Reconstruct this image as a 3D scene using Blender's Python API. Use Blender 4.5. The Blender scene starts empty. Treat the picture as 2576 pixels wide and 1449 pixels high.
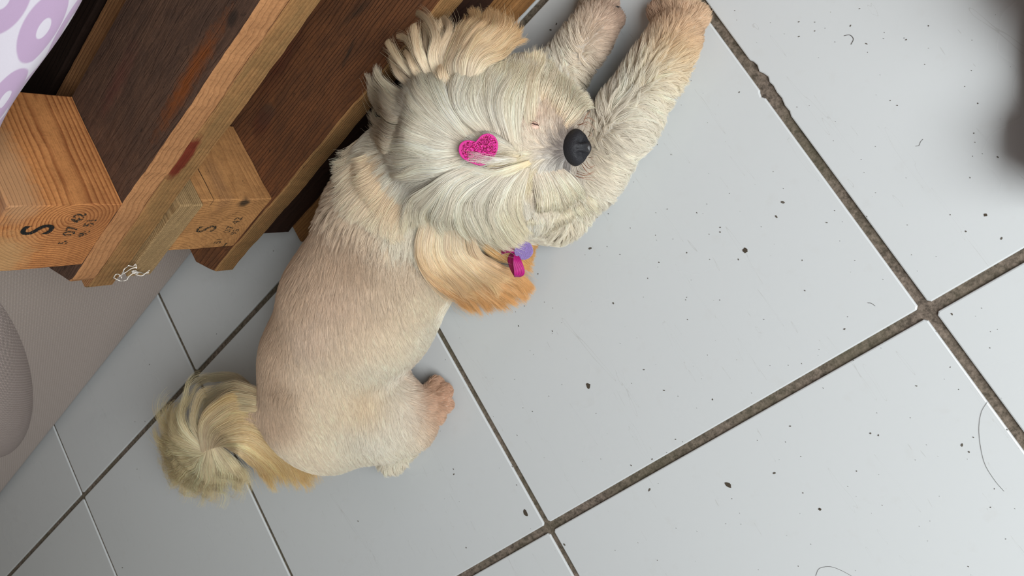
import bpy, bmesh, math, random
import numpy as np
from mathutils import Vector, Matrix, Euler
from mathutils.kdtree import KDTree
rng = np.random.default_rng(7); random.seed(7)
SC = bpy.context.scene; COL = SC.collection

# ------------------------------------------------------------------ camera
CR = np.array([[0.65371702, -0.49684464, -0.57078846],
               [-0.54140944, -0.83405801, 0.10593888],
               [-0.52870585, 0.23977621, -0.8142343]])      # rows: image right, image down, view direction
CC = np.array([1.32731578, -0.38070002, 0.64952989]); CF = 2080.0
cam_d = bpy.data.cameras.new('camera'); cam = bpy.data.objects.new('camera', cam_d); COL.objects.link(cam)
cam_d.sensor_width = 36.0; cam_d.lens = 36.0 * CF / 2576.0; cam_d.clip_start = 0.01
M = Matrix(((CR[0][0], -CR[1][0], -CR[2][0], CC[0]), (CR[0][1], -CR[1][1], -CR[2][1], CC[1]),
            (CR[0][2], -CR[1][2], -CR[2][2], CC[2]), (0, 0, 0, 1)))
cam.matrix_world = M
cam_d.dof.use_dof = True; cam_d.dof.focus_distance = 0.66; cam_d.dof.aperture_fstop = 24.0
SC.camera = cam

# ------------------------------------------------------------------ light, world, exposure
SC.view_settings.view_transform = 'Standard'; SC.view_settings.look = 'None'
SC.view_settings.gamma = 1.0; SC.view_settings.use_curve_mapping = False
SC.view_settings.exposure = 0.0
w = bpy.data.worlds.new('room_light'); SC.world = w; w.use_nodes = True
w.node_tree.nodes['Background'].inputs[0].default_value = (1.0, 0.93, 0.86, 1)
w.node_tree.nodes['Background'].inputs[1].default_value = 0.18
def area(name, loc, target, sx, sy, power, col):
    l = bpy.data.lights.new(name, 'AREA'); l.shape = 'RECTANGLE'; l.size = sx; l.size_y = sy
    l.energy = power; l.color = col
    o = bpy.data.objects.new(name, l); COL.objects.link(o); o.location = loc
    d = Vector(target) - Vector(loc); o.rotation_euler = d.to_track_quat('-Z', 'Y').to_euler()
    return o
area('window_daylight', (2.05, -1.20, 1.05), (1.15, -.25, 0), 1.2, 1.2, 45.5, (0.95, 0.99, 1.0))
SC.cycles.use_adaptive_sampling = True; SC.cycles.adaptive_threshold = 0.05; SC.cycles.max_bounces = 4; SC.cycles.diffuse_bounces = 2; SC.cycles.glossy_bounces = 2
SC.cycles.transmission_bounces = 2; SC.cycles.use_denoising = True

def ray(x, y):
    v = CR.T @ np.array([(x - 1288) / CF, (y - 724.5) / CF, 1.0]); return v / np.linalg.norm(v)
def P(x, y, z):
    """the place in the room, z metres above the floor, that the photograph shows at x, y"""
    v = ray(x, y); return CC + v * (z - CC[2]) / v[2]

# ------------------------------------------------------------------ helpers
def lin(c):
    c = np.asarray(c, float) / 255.0
    return np.where(c <= 0.04045, c / 12.92, ((c + 0.055) / 1.055) ** 2.4)
def col4(c): return tuple(lin(c)) + (1.0,)
def tag(o, label=None, cat=None, group=None, kind=None):
    if label: o['label'] = label
    if cat: o['category'] = cat
    if group: o['group'] = group
    if kind: o['kind'] = kind
    return o
def empty(name, loc=(0, 0, 0)):
    o = bpy.data.objects.new(name, None); COL.objects.link(o); o.location = loc; o.empty_display_size = 0.02
    return o
def obj(name, data, mat=None, parent=None, loc=None):
    o = bpy.data.objects.new(name, data); COL.objects.link(o)
    if mat is not None:
        for m in (mat if isinstance(mat, (list, tuple)) else [mat]): data.materials.append(m)
    if loc is not None: o.location = loc
    if parent is not None:
        o.parent = parent
        q = parent
        base = Vector((0, 0, 0))
        while q is not None: base += q.location; q = q.parent
        o.location = Vector(loc if loc is not None else (0, 0, 0)) - base
    return o
def mesh_from(verts, faces, smooth=False, name='mesh'):
    me = bpy.data.meshes.new(name); me.from_pydata([tuple(v) for v in verts], [], faces); me.update()
    if smooth: me.shade_smooth()
    return me
def bevel_bm(bm, w, seg=2):
    bmesh.ops.bevel(bm, geom=list(bm.edges), offset=w, segments=seg, affect='EDGES', profile=0.5)
def prism(outline, z0, z1, bevel=0.0, seg=2, jitter=0.0):
    """polygon outline (x, y) extruded from z0 to z1"""
    bm = bmesh.new()
    b = [bm.verts.new((x, y, z0)) for x, y in outline]; t = [bm.verts.new((x, y, z1)) for x, y in outline]
    n = len(outline); bm.faces.new(t); bm.faces.new(b[::-1])
    for i in range(n): bm.faces.new((b[i], b[(i + 1) % n], t[(i + 1) % n], t[i]))
    bmesh.ops.recalc_face_normals(bm, faces=bm.faces)
    if bevel: bevel_bm(bm, bevel, seg)
    return bm
def bm_mesh(bm, smooth=False, angle=None):
    me = bpy.data.meshes.new('mesh'); bm.to_mesh(me); bm.free()
    if smooth: me.shade_smooth()
    return me

class NT:
    def __init__(s, name):
        s.m = bpy.data.materials.new(name); s.m.use_nodes = True; s.t = s.m.node_tree; s.n = s.t.nodes
        s.b = s.n['Principled BSDF']; s.out = s.n['Material Output']
    def node(s, typ, **kw):
        n = s.n.new(typ)
        for k, v in kw.items():
            if k.startswith('i_'):
                key = k[2:]; key = int(key) if key.isdigit() else key.replace('_', ' ')
                n.inputs[key].default_value = v
            else: setattr(n, k, v)
        return n
    def link(s, a, b): s.t.links.new(a, b)
    def obj_coord(s, scale=(1, 1, 1), rot=(0, 0, 0), loc=(0, 0, 0)):
        tc = s.node('ShaderNodeTexCoord'); mp = s.node('ShaderNodeMapping')
        s.link(tc.outputs['Object'], mp.inputs['Vector'])
        mp.inputs['Scale'].default_value = scale; mp.inputs['Rotation'].default_value = rot; mp.inputs['Location'].default_value = loc
        return mp.outputs[0]
    def noise(s, vec, scale, detail=3, rough=0.5, dist=0.0):
        n = s.node('ShaderNodeTexNoise'); n.inputs['Scale'].default_value = scale; n.inputs['Detail'].default_value = detail
        n.inputs['Roughness'].default_value = rough; n.inputs['Distortion'].default_value = dist
        if vec is not None: s.link(vec, n.inputs['Vector'])
        return n.outputs[0]
    def ramp(s, fac, stops, interp='LINEAR'):
        r = s.node('ShaderNodeValToRGB'); r.color_ramp.interpolation = interp
        e = r.color_ramp.elements
        while len(e) < len(stops): e.new(0.5)
        for i, (p, c) in enumerate(stops):
            e[i].position = p; e[i].color = c if len(c) == 4 else tuple(c) + (1,)
        s.link(fac, r.inputs[0]); return r.outputs[0]
    def mix(s, fac, a, b, mode='MIX'):
        n = s.node('ShaderNodeMix', data_type='RGBA', blend_type=mode)
        for sock, v in ((n.inputs[0], fac), (n.inputs[6], a), (n.inputs[7], b)):
            if isinstance(v, (int, float)): sock.default_value = v
            elif isinstance(v, tuple): sock.default_value = v
            else: s.link(v, sock)
        return n.outputs[2]
    def math(s, op, a, b=None, c=None):
        n = s.node('ShaderNodeMath', operation=op)
        for i, v in enumerate((a, b, c)):
            if v is None: continue
            if isinstance(v, (int, float)): n.inputs[i].default_value = v
            else: s.link(v, n.inputs[i])
        return n.outputs[0]
    def bump(s, h, strength=0.3, dist=0.001):
        b = s.node('ShaderNodeBump'); b.inputs['Strength'].default_value = strength; b.inputs['Distance'].default_value = dist
        s.link(h, b.inputs['Height']); s.link(b.outputs[0], s.b.inputs['Normal'])
    def base(s, v):
        if isinstance(v, tuple): s.b.inputs['Base Color'].default_value = v
        else: s.link(v, s.b.inputs['Base Color'])
    def set(s, rough=0.5, spec=0.5, **kw):
        s.b.inputs['Roughness'].default_value = rough; s.b.inputs['Specular IOR Level'].default_value = spec
        for k, v in kw.items(): s.b.inputs[k.replace('_', ' ')].default_value = v
        return s.m

# ------------------------------------------------------------------ materials
def mat_tile():
    s = NT('white_glazed_tile')
    v = s.obj_coord()
    n1 = s.noise(v, 3.0, 4); n2 = s.noise(v, 55.0, 3, 0.6)
    base = s.mix(s.math('MULTIPLY', n1, 0.30), col4((203, 206, 207)), col4((189, 191, 192)))
    dirt = s.ramp(n2, [(0.60, (0, 0, 0)), (0.78, (1, 1, 1))])
    base = s.mix(s.math('MULTIPLY', dirt, 0.10), base, col4((175, 168, 158)))
    # hairline scratches of several directions
    for rz, off in ((0.5, 0.0), (1.5, 3.1), (2.4, 7.7)):
        vv = s.obj_coord(scale=(14, 1.3, 1), rot=(0, 0, rz), loc=(off, off * 0.7, 0))
        nz = s.noise(vv, 5.0, 2, 0.5, 1.2)
        ln = s.math('LESS_THAN', s.math('ABSOLUTE', s.math('SUBTRACT', nz, 0.70)), 0.0022)
        base = s.mix(s.math('MULTIPLY', ln, 0.22), base, col4((140, 135, 128)))
    s.base(base)
    s.link(s.ramp(n1, [(0.3, (0.20,) * 3), (0.7, (0.30,) * 3)]), s.b.inputs['Roughness'])
    s.bump(s.noise(v, 90.0, 2), 0.05, 0.0004)
    s.b.inputs['Specular IOR Level'].default_value = 0.5
    return s.m
def mat_grout():
    s = NT('grey_brown_grout'); v = s.obj_coord()
    n = s.noise(v, 260.0, 4, 0.7); n2 = s.noise(v, 14.0, 3)
    c = s.mix(s.ramp(n, [(0.35, (0, 0, 0)), (0.68, (1, 1, 1))]), col4((74, 66, 58)), col4((136, 122, 110)))
    c = s.mix(s.ramp(n2, [(0.4, (0, 0, 0)), (0.65, (0.5,) * 3)]), c, col4((86, 84, 64)))
    s.base(c); s.bump(n, 0.6, 0.001); return s.set(0.9, 0.2)
def mat_wood(name, light, dark, axis='x', pith=(0.0, 0.03, -0.05), freq=260.0, wob=0.006, grime=None, grime_amt=0.0, contrast=0.8, seed=0.0, spots=()):
    """solid wood: growth rings around a pith line, so faces show long grain and cuts show rings"""
    s = NT(name)
    rot = {'x': (0, 0, 0), 'y': (0, 0, math.pi / 2)}[axis]
    v = s.obj_coord(rot=rot)
    st = s.node('ShaderNodeMapping'); s.link(v, st.inputs['Vector']); st.inputs['Scale'].default_value = (2.2, 14, 14); st.inputs['Location'].default_value = (seed, seed * 2, seed)
    nz = s.noise(st.outputs[0], 1.0, 3)
    nz2 = s.noise(st.outputs[0], 6.0, 3)
    sep = s.node('ShaderNodeSeparateXYZ'); s.link(v, sep.inputs[0])
    dy = s.math('ADD', s.math('SUBTRACT', sep.outputs[1], pith[1]), s.math('MULTIPLY', s.math('SUBTRACT', nz, 0.5), wob * 5))
    dz = s.math('ADD', s.math('SUBTRACT', sep.outputs[2], pith[2]), s.math('MULTIPLY', s.math('SUBTRACT', nz2, 0.5), wob))
    r = s.math('SQRT', s.math('ADD', s.math('MULTIPLY', dy, dy), s.math('MULTIPLY', dz, dz)))
    ring = s.math('FRACT', s.math('ADD', s.math('MULTIPLY', r, freq), s.math('MULTIPLY', nz2, 0.6)))
    rc = s.ramp(ring, [(0.0, (0, 0, 0)), (0.45, (0.25,) * 3), (0.82, (1, 1, 1)), (1.0, (0.1,) * 3)])
    fib = s.node('ShaderNodeMapping'); s.link(v, fib.inputs['Vector']); fib.inputs['Scale'].default_value = (25, 700, 700)
    fn = s.noise(fib.outputs[0], 1.0, 2, 0.6)
    patch = s.noise(v, 18.0, 4, 0.6)
    c = s.mix(s.math('MULTIPLY', rc, contrast), col4(light), col4(dark))
    c = s.mix(s.math('MULTIPLY', fn, 0.45), c, col4(tuple(x * 0.72 for x in dark)))
    c = s.mix(s.math('MULTIPLY', s.ramp(patch, [(0.42, (0, 0, 0)), (0.7, (1, 1, 1))]), 0.35), c, col4(tuple(min(255, x * 1.08) for x in light)))
    if grime:
        g = s.noise(s.obj_coord(scale=(1, 3, 3)), 26.0, 6, 0.72, 0.4)
        c = s.mix(s.math('MULTIPLY', s.ramp(g, [(0.36, (0, 0, 0)), (0.6, (1, 1, 1))]), grime_amt), c, col4(grime))
        g2 = s.noise(s.obj_coord(scale=(2, 5, 5), loc=(3, 1, 2)), 30.0, 5, 0.7, 0.6)
        c = s.mix(s.ramp(g2, [(0.64, (0, 0, 0)), (0.72, (0.8,) * 3)]), c, col4(tuple(x * 0.45 for x in grime)))
    fine = s.noise(s.obj_coord(loc=(seed, 0, 0)), 420.0, 3, 0.7)
    c = s.mix(s.math('MULTIPLY', s.ramp(fine, [(0.35, (1, 1, 1)), (0.55, (0, 0, 0))]), 0.22), c, col4(tuple(x * 0.5 for x in dark)))
    for (px, py, pz, rx, ry, rz, rot_, sc, amt, soft) in spots:
        mp = s.node('ShaderNodeMapping', vector_type='TEXTURE'); tc = s.node('ShaderNodeTexCoord'); s.link(tc.outputs['Object'], mp.inputs['Vector'])
        mp.inputs['Location'].default_value = (px, py, pz); mp.inputs['Rotation'].default_value = (0, 0, rot_); mp.inputs['Scale'].default_value = (rx, ry, rz)
        ln = s.node('ShaderNodeVectorMath', operation='LENGTH'); s.link(mp.outputs[0], ln.inputs[0])
        dd = s.math('ADD', ln.outputs['Value'], s.math('MULTIPLY', s.math('SUBTRACT', s.noise(s.obj_coord(), 130.0, 5, 0.7), 0.5), soft * 1.6))
        k = s.ramp(dd, [(max(0, 1 - soft), (1, 1, 1)), (1.0, (0, 0, 0))])
        c = s.mix(s.math('MULTIPLY', k, amt), c, col4(sc))
    s.base(c)
    h = s.math('ADD', s.math('MULTIPLY', rc, -0.6), s.math('ADD', s.math('MULTIPLY', fn, 0.8), s.math('MULTIPLY', patch, 0.6)))
    s.bump(h, 0.55, 0.0009)
    return s.set(0.78, 0.25)
def mat_plain(name, c, rough=0.6, spec=0.4, **kw):
    s = NT(name); s.base(col4(c)); return s.set(rough, spec, **kw)
def mat_weave(name, c1, c2, pitch, bump_d, rot=0.0):
    s = NT(name)
    u = s.node('ShaderNodeUVMap'); mp = s.node('ShaderNodeMapping'); s.link(u.outputs[0], mp.inputs['Vector'])
    mp.inputs['Rotation'].default_value = (0, 0, rot)
    v = mp.outputs[0]
    wn = s.node('ShaderNodeTexNoise'); s.link(v, wn.inputs['Vector']); wn.inputs['Scale'].default_value = 120
    vec = s.node('ShaderNodeVectorMath', operation='MULTIPLY_ADD'); s.link(wn.outputs['Color'], vec.inputs[0])
    vec.inputs[1].default_value = (pitch * 0.5,) * 3; s.link(v, vec.inputs[2])
    sep = s.node('ShaderNodeSeparateXYZ'); s.link(vec.outputs[0], sep.inputs[0])
    k = math.pi / pitch
    a = s.math('SINE', s.math('MULTIPLY', sep.outputs[0], k)); b = s.math('SINE', s.math('MULTIPLY', sep.outputs[1], k))
    ab = s.math('MULTIPLY', a, b)
    h = s.math('POWER', s.math('ABSOLUTE', ab), 0.6)
    over = s.math('GREATER_THAN', ab, 0.0)
    c = s.mix(over, col4(c1), col4(c2))
    c = s.mix(s.math('MULTIPLY', s.math('SUBTRACT', 1.0, h), 0.55), c, col4(tuple(x * 0.45 for x in c2)))
    n = s.noise(v, 900.0, 2); c = s.mix(s.math('MULTIPLY', n, 0.35), c, col4(tuple(min(255, x * 1.25) for x in c1)))
    s.base(c); s.bump(s.math('ADD', h, s.math('MULTIPLY', n, 0.3)), 0.8, bump_d)
    return s.set(0.95, 0.1, Sheen_Weight=0.2)
def mat_sheet():
    s = NT('lilac_dotted_sheet')
    u = s.node('ShaderNodeUVMap'); mp = s.node('ShaderNodeMapping'); s.link(u.outputs[0], mp.inputs['Vector'])
    mp.inputs['Scale'].default_value = (15.5, 15.5, 15.5); mp.inputs['Location'].default_value = (0.35, 0.1, 0)
    vo = s.node('ShaderNodeTexVoronoi', voronoi_dimensions='2D'); vo.inputs['Randomness'].default_value = 0.35; vo.inputs['Scale'].default_value = 1.0
    s.link(mp.outputs[0], vo.inputs['Vector'])
    r = s.ramp(vo.outputs['Distance'], [(0.0, col4((208, 202, 212))), (0.13, col4((208, 202, 212))), (0.15, col4((180, 155, 184))), (0.47, col4((180, 155, 184))), (0.50, col4((208, 202, 212)))])
    s.base(r); s.bump(s.noise(u.outputs[0], 900, 2), 0.2, 0.0004)
    return s.set(0.9, 0.15, Sheen_Weight=0.2)
def mat_hair(name='fur', rough=0.55, spec=0.35):
    s = NT(name)
    a = s.node('ShaderNodeAttribute', attribute_name='fur_colour')
    s.b.inputs['Roughness'].default_value = rough; s.b.inputs['Specular IOR Level'].default_value = spec
    s.link(a.outputs['Color'], s.b.inputs['Base Color'])
    tr = s.node('ShaderNodeBsdfTranslucent'); s.link(a.outputs['Color'], tr.inputs['Color'])
    mx = s.node('ShaderNodeMixShader'); mx.inputs[0].default_value = 0.42
    s.link(s.b.outputs[0], mx.inputs[1]); s.link(tr.outputs[0], mx.inputs[2]); s.link(mx.outputs[0], s.out.inputs['Surface'])
    return s.m
M_TILE = mat_tile(); M_GROUT = mat_grout()
M_FUR = mat_hair()

# ------------------------------------------------------------------ room: walls behind the sofa and bed, ceiling
M_WALL = mat_plain('painted_plaster', (206, 200, 190), .9, .2)
def slab(name, x0, x1, y0, y1, z0, z1):
    return tag(obj(name, bm_mesh(prism([(x0, y0), (x1, y0), (x1, y1), (x0, y1)], z0, z1)), M_WALL), kind='structure')
slab('wall_back', -2.0, 3.6, 1.15, 1.25, -0.03, 2.5)
slab('wall_left', -2.1, -2.0, -2.2, 1.25, -0.03, 2.5)
slab('ceiling', -2.1, 3.6, -2.2, 1.25, 2.5, 2.6)

# ------------------------------------------------------------------ floor: grout slab with tiles set in it
T = 0.40
floor = obj('floor', bm_mesh(prism([(-2.0, -2.2), (3.6, -2.2), (3.6, 1.15), (-2.0, 1.15)], -0.03, -0.0022)), M_GROUT)
tag(floor, kind='structure')
U = list(range(-4, 9)); V = list(range(-2, 5))
gu = {u: 0.0062 for u in U}; gu.update({0: 0.0064, 1: 0.0066, 2: 0.0064, 3: 0.0072, 4: 0.007})
gv = {v: 0.006 for v in V}; gv.update({0: 0.0072, 1: 0.0080})
tile_at = {}
_shared = {}
for u in U[:-1]:
    for v in V[:-1]:
        x0 = u * T + gu[u] / 2; x1 = (u + 1) * T - gu[u + 1] / 2
        y1 = -v * T - gv[v] / 2; y0 = -(v + 1) * T + gv[v + 1] / 2
        cx, cy = (x0 + x1) / 2, (y0 + y1) / 2; hx, hy = (x1 - x0) / 2, (y1 - y0) / 2
        key = (round(hx, 5), round(hy, 5), (u, v) in ((3, 0), (2, 0)))
        if key not in _shared or key[2]:
            c = 0.0022
            out = [(-hx + c, -hy), (hx - c, -hy), (hx, -hy + c), (hx, hy - c), (hx - c, hy), (-hx + c, hy), (-hx, hy - c), (-hx, -hy + c)]
            if (u, v) == (3, 0):      # bitten edge beside the joint
                out = out[:-1]
                for k, (yy, dx) in enumerate([(.030, 0), (.027, .0022), (.023, .0032), (.018, .0010), (.014, .0036), (.010, .0052), (.006, .0030), (.002, .0040), (-.004, .0028), (-.010, .0034), (-.016, .0014), (-.022, .0018), (-.026, 0)]):
                    out.append((-hx + dx * .7, yy))
                out.append((-hx, -hy + c))
            if (u, v) == (2, 0):
                out = out[:3] + [(hx, -.002), (hx - .0020, .001), (hx - .0012, .004), (hx, .006)] + out[3:]
            bm = prism(out, -0.008, 0.0)
            top = [e for e in bm.edges if all(abs(q.co.z) < 1e-6 for q in e.verts)]
            bmesh.ops.bevel(bm, geom=top, offset=0.0011, segments=2, affect='EDGES', profile=0.5)
            me = bm_mesh(bm); _shared[key] = me; me.materials.append(M_TILE)
        tile_at[(u, v)] = obj('tile', _shared[key], None, floor, (cx, cy, 0))
# break-outs in the glaze
M_PIT = mat_plain('dark_pit', (76, 68, 58), 0.95, 0.1)
M_SPECK = mat_plain('grey_speck', (96, 90, 82), 0.9, 0.1)
def blob(cx, cy, r, n=9, el=1.0, ang=0.0, z=0.0004):
    vs = []
    for k in range(n):
        a = 2 * math.pi * k / n; rr = r * random.uniform(0.72, 1.15)
        x, y = rr * math.cos(a) * el, rr * math.sin(a)
        vs.append((cx + x * math.cos(ang) - y * math.sin(ang), cy + x * math.sin(ang) + y * math.cos(ang)))
    return vs
def flake(vs, z0, z1):
    n = len(vs); v = [(x, y, z0) for x, y in vs] + [(x, y, z1) for x, y in vs]
    f = [tuple(range(n, 2 * n))] + [(i, (i + 1) % n, n + (i + 1) % n, n + i) for i in range(n)]
    return v, f
for (x, y, r, el, ang) in [(1875, 630, .0024, 1, 0), (1480, 970, .0022, 1.3, 1.0), (1832, 1220, .0022, 1.4, 2.1), (1322, 1290, .0024, 1.7, 1.6), (2480, 541, .0011, 1, 0), (2063, 1281, .0010, 1.2, 0)]:
    p = P(x, y, 0); u = int(math.floor(p[0] / T)); v = int(math.floor(-p[1] / T))
    vv, ff = flake(blob(0, 0, r, 11, el, ang), 0.0, 0.0003)
    obj('glaze_chip', mesh_from(vv, ff), M_PIT, tile_at[(u, v)], (p[0], p[1], 0.0001))
spk = [(1485, 625, 7), (1728, 636, 4), (1658, 660, 4), (1354, 689, 3), (1543, 763, 6), (1390, 833, 3), (1391, 775, 2), (1730, 804, 3), (1672, 982, 3), (2025, 731, 4), (2125, 828, 4), (1953, 545, 5), (1970, 509, 8), (1812, 572, 3), (1812, 584, 4), (1679, 526, 2), (1858, 653, 3), (2140, 65, 3), (2180, 110, 3), (2336, 65, 3), (2010, 55, 3), (2050, 78, 3), (2050, 56, 2), (2010, 92, 3), (2240, 253, 2), (2450, 335, 3), (2453, 358, 2), (2280, 100, 3), (1860, 232, 3), (2080, 560, 3), (2100, 530, 2), (2430, 582, 4), (2283, 566, 2), (2190, 1090, 5), (2210, 1095, 4), (1988, 1072, 4), (1948, 1190, 6), (2155, 1185, 3), (2020, 1240, 3), (2420, 1120, 6), (2438, 1137, 5), (2449, 1100, 3), (1634, 1232, 6), (1641, 1155, 3), (1588, 1171, 4), (1300, 1220, 3), (1142, 1193, 5), (1141, 1180, 3), (1173, 1378, 5), (901, 1311, 4), (308, 1428, 6), (376, 917, 4), (340, 1061, 3), (688, 631, 4), (365, 1060, 3), (345, 1180, 4), (545, 840, 3), (1385, 75, 6), (1400, 60, 4), (1508, 528, 9), (1503, 547, 3), (1531, 538, 3), (1793, 1005, 5), (1670, 982, 3), (1305, 820, 3), (1340, 1035, 3), (2510, 395, 4), (1420, 1370, 8), (1700, 1105, 3), (1500, 1040, 2), (1620, 930, 4), (2395, 790, 4), (1320, 770, 3), (1370, 760, 2), (1560, 640, 2), (2460, 260, 3), (2520, 600, 4), (1630, 700, 2)]
vs, fs = [], []
for x, y, r in spk:
    p = P(x, y, 0); rr = r * 0.00013
    a, b = flake(blob(p[0], p[1], rr, 7, random.uniform(1, 2.2), random.uniform(0, 3)), 0.0, 0.0004)
    o = len(vs); vs += a; fs += [tuple(i + o for i in q) for q in b]
for _ in range(260):
    x, y = rng.uniform(1100, 2560), rng.uniform(0, 1440); p = P(x, y, 0); rr = abs(rng.normal(0, 0.00012)) + 0.00010
    a, b = flake(blob(p[0], p[1], rr, 5, random.uniform(1, 2.5), random.uniform(0, 3)), 0.0, 0.0003)
    o = len(vs); vs += a; fs += [tuple(i + o for i in q) for q in b]
o = obj('dirt_specks', mesh_from(vs, fs), M_SPECK)
tag(o, 'tiny dark dirt specks scattered over the white tiles', 'dirt', kind='stuff')

def tube(pts, r, n=5, taper=None):
    """round tube through points"""
    pts = np.asarray(pts, float); k = len(pts)
    t = np.gradient(pts, axis=0); t /= np.linalg.norm(t, axis=1, keepdims=True) + 1e-12
    up = np.array([0.13, 0.21, 0.97]); vs, fs = [], []
    for i in range(k):
        a = np.cross(t[i], up); a /= np.linalg.norm(a) + 1e-12; b = np.cross(t[i], a)
        rr = r if taper is None else r * taper(i / (k - 1))
        for j in range(n):
            an = 2 * math.pi * j / n; vs.append(pts[i] + rr * (math.cos(an) * a + math.sin(an) * b))
    for i in range(k - 1):
        for j in range(n): fs.append((i * n + j, i * n + (j + 1) % n, (i + 1) * n + (j + 1) % n, (i + 1) * n + j))
    fs.append(tuple(range(n))[::-1]); fs.append(tuple(range((k - 1) * n, k * n)))
    return vs, fs
def smooth_path(pts, n):
    """Catmull-Rom through points, n samples"""
    p = np.asarray(pts, float); m = len(p)
    if m == 2: return p[0] + (p[1] - p[0]) * np.linspace(0, 1, n)[:, None]
    q = np.vstack([2 * p[0] - p[1], p, 2 * p[-1] - p[-2]])
    s = np.linspace(0, m - 1, n); i = np.minimum(s.astype(int), m - 2); f = (s - i)[:, None]
    a, b, c, d = q[i], q[i + 1], q[i + 2], q[i + 3]
    return 0.5 * (2 * b + (c - a) * f + (2 * a - 5 * b + 4 * c - d) * f ** 2 + (3 * b - a - 3 * c + d) * f ** 3)
M_LH = mat_plain('loose_dark_hair', (70, 62, 55), 0.6, 0.3)
def loose(pts, label, r=0.00010, n=24, mat=M_LH):
    w_ = smooth_path([P(x, y, 0.0003) for x, y in pts], n)
    c = w_.mean(0); v, f = tube(w_ - c, r)
    return tag(obj('loose_hair', mesh_from(v, f, True), mat, None, tuple(c)), label, 'hair', 'shed hairs on the white tiles')
loose([(2484, 1011), (2468, 1040), (2463, 1090), (2475, 1160), (2500, 1205), (2526, 1236)], 'long thin dark hair curving beside the right-hand grout joint')
loose([(2124, 90), (2138, 88), (2147, 98), (2141, 112)], 'short hooked dark hair on the tile beyond the paw', 0.00018)
loose([(2052, 1449), (2062, 1430), (2090, 1426), (2118, 1436), (2142, 1449)], 'arched dark hair cut by the bottom edge of the view')
loose([(2303, 368), (2312, 366), (2316, 357), (2322, 350)], 'small faint curled hair on the upper right tile')
loose([(2183, 762), (2192, 763), (2202, 770)], 'tiny dark hair just above the grout crossing', 0.00014)

# ------------------------------------------------------------------ pallets
BR = dict(light=(206, 152, 96), dark=(158, 98, 52))
M_EDGE = mat_wood('sawn_pine', (186, 134, 90), (138, 88, 52), pith=(0, .05, -.04), freq=560, wob=.0006, contrast=.45)
M_EDGE2 = mat_wood('sawn_pine_ochre', (168, 124, 78), (112, 72, 40), pith=(0, -.04, .03), freq=460, wob=.0012, contrast=.55, seed=4, grime=(112, 92, 58), grime_amt=.45,
                   spots=[(-.442, -.08, .009, .034, .02, .0075, 0, (96, 24, 14), .9, .35)])
M_TOPA = mat_wood('soiled_pine', (104, 76, 60), (80, 56, 44), pith=(0, .0, -.09), freq=330, wob=.012, contrast=.35, seed=2, grime=(66, 50, 43), grime_amt=.6,
                  spots=[(-.365, -.043, .011, .075, .011, .05, .06, (128, 66, 22), .8, .8), (-.297, -.046, .011, .009, .006, .05, 0, (52, 40, 34), .9, .5), (-.44, .02, .011, .05, .012, .05, .1, (92, 50, 44), .5, .8)])
M_TOPB = mat_wood('brown_pine', (132, 84, 52), (72, 40, 24), pith=(0, .12, -.05), freq=260, wob=.009, contrast=.55, seed=9, grime=(74, 50, 36), grime_amt=.6,
                  spots=[(-.455, .011, .012, .017, .011, .05, 0, (84, 62, 46), .9, .35), (-.462, .010, .012, .022, .015, .05, 0, (80, 38, 26), .5, .6), (-.40, .04, .012, .06, .02, .05, .2, (84, 42, 28), .6, .8),
                         (-.33, -.02, .012, .02, .003, .05, .3, (40, 36, 30), .7, .8), (-.30, .0, .012, .03, .005, .05, -.2, (46, 38, 30), .6, .9)])
M_BLK1 = mat_wood('block_pine', (206, 140, 84), (132, 70, 34), axis='y', pith=(0, .026, -.012), freq=330, wob=.002, contrast=.9, seed=1,
                  spots=[(.046, -.03, .036, .03, .12, .022, 0, (172, 132, 96), .75, .6), (-.03, -.059, .03, .05, .02, .03, 0, (178, 142, 98), .7, .6), (.02, -.059, -.03, .05, .02, .03, 0, (128, 78, 46), .4, .8)])
M_BLK2 = mat_wood('block_pine_plain', (200, 146, 92), (154, 104, 60), axis='y', pith=(0, -.09, .05), freq=300, wob=.010, contrast=.5, seed=6, grime=(140, 98, 62), grime_amt=.4,
                  spots=[(.036, -.0465, -.011, .008, .006, .008, 0, (52, 42, 32), .9, .6), (.041, -.012, .026, .02, .05, .0006, 0, (44, 30, 22), .9, .3), (.041, -.03, .012, .02, .04, .012, 0, (112, 82, 62), .4, .9)])
M_CROSS = mat_wood('cross_board_pine', (176, 146, 104), (126, 96, 62), axis='y', pith=(0, .05, .05), freq=520, wob=.003, contrast=.7, seed=3)
M_RED = mat_wood('red_pine', (124, 70, 50), (80, 38, 28), axis='y', pith=(0, .0, .06), freq=300, wob=.004, contrast=.6, seed=5)
M_DARKW = mat_wood('dark_stained_wood', (56, 34, 24), (32, 18, 12), pith=(0, .05, -.05), freq=200, wob=.008, contrast=.5, seed=8)
M_INNER_SHADE = mat_wood('shade_dark_pine', (46, 30, 22), (30, 18, 14), pith=(0, .05, -.05), freq=200, wob=.008, contrast=.5, seed=13)  # interior shade of the stack put into the inner deck boards' colour
M_PLINTH = mat_wood('plank_pine', (158, 112, 66), (118, 76, 40), pith=(0, .08, .03), freq=260, wob=.006, contrast=.5, seed=12)
def roughen(bm, amt, cuts_x=0):
    for v in bm.verts: v.co += Vector((random.uniform(-amt, amt), random.uniform(-amt, amt) * 0.6, random.uniform(-amt, amt)))
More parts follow.
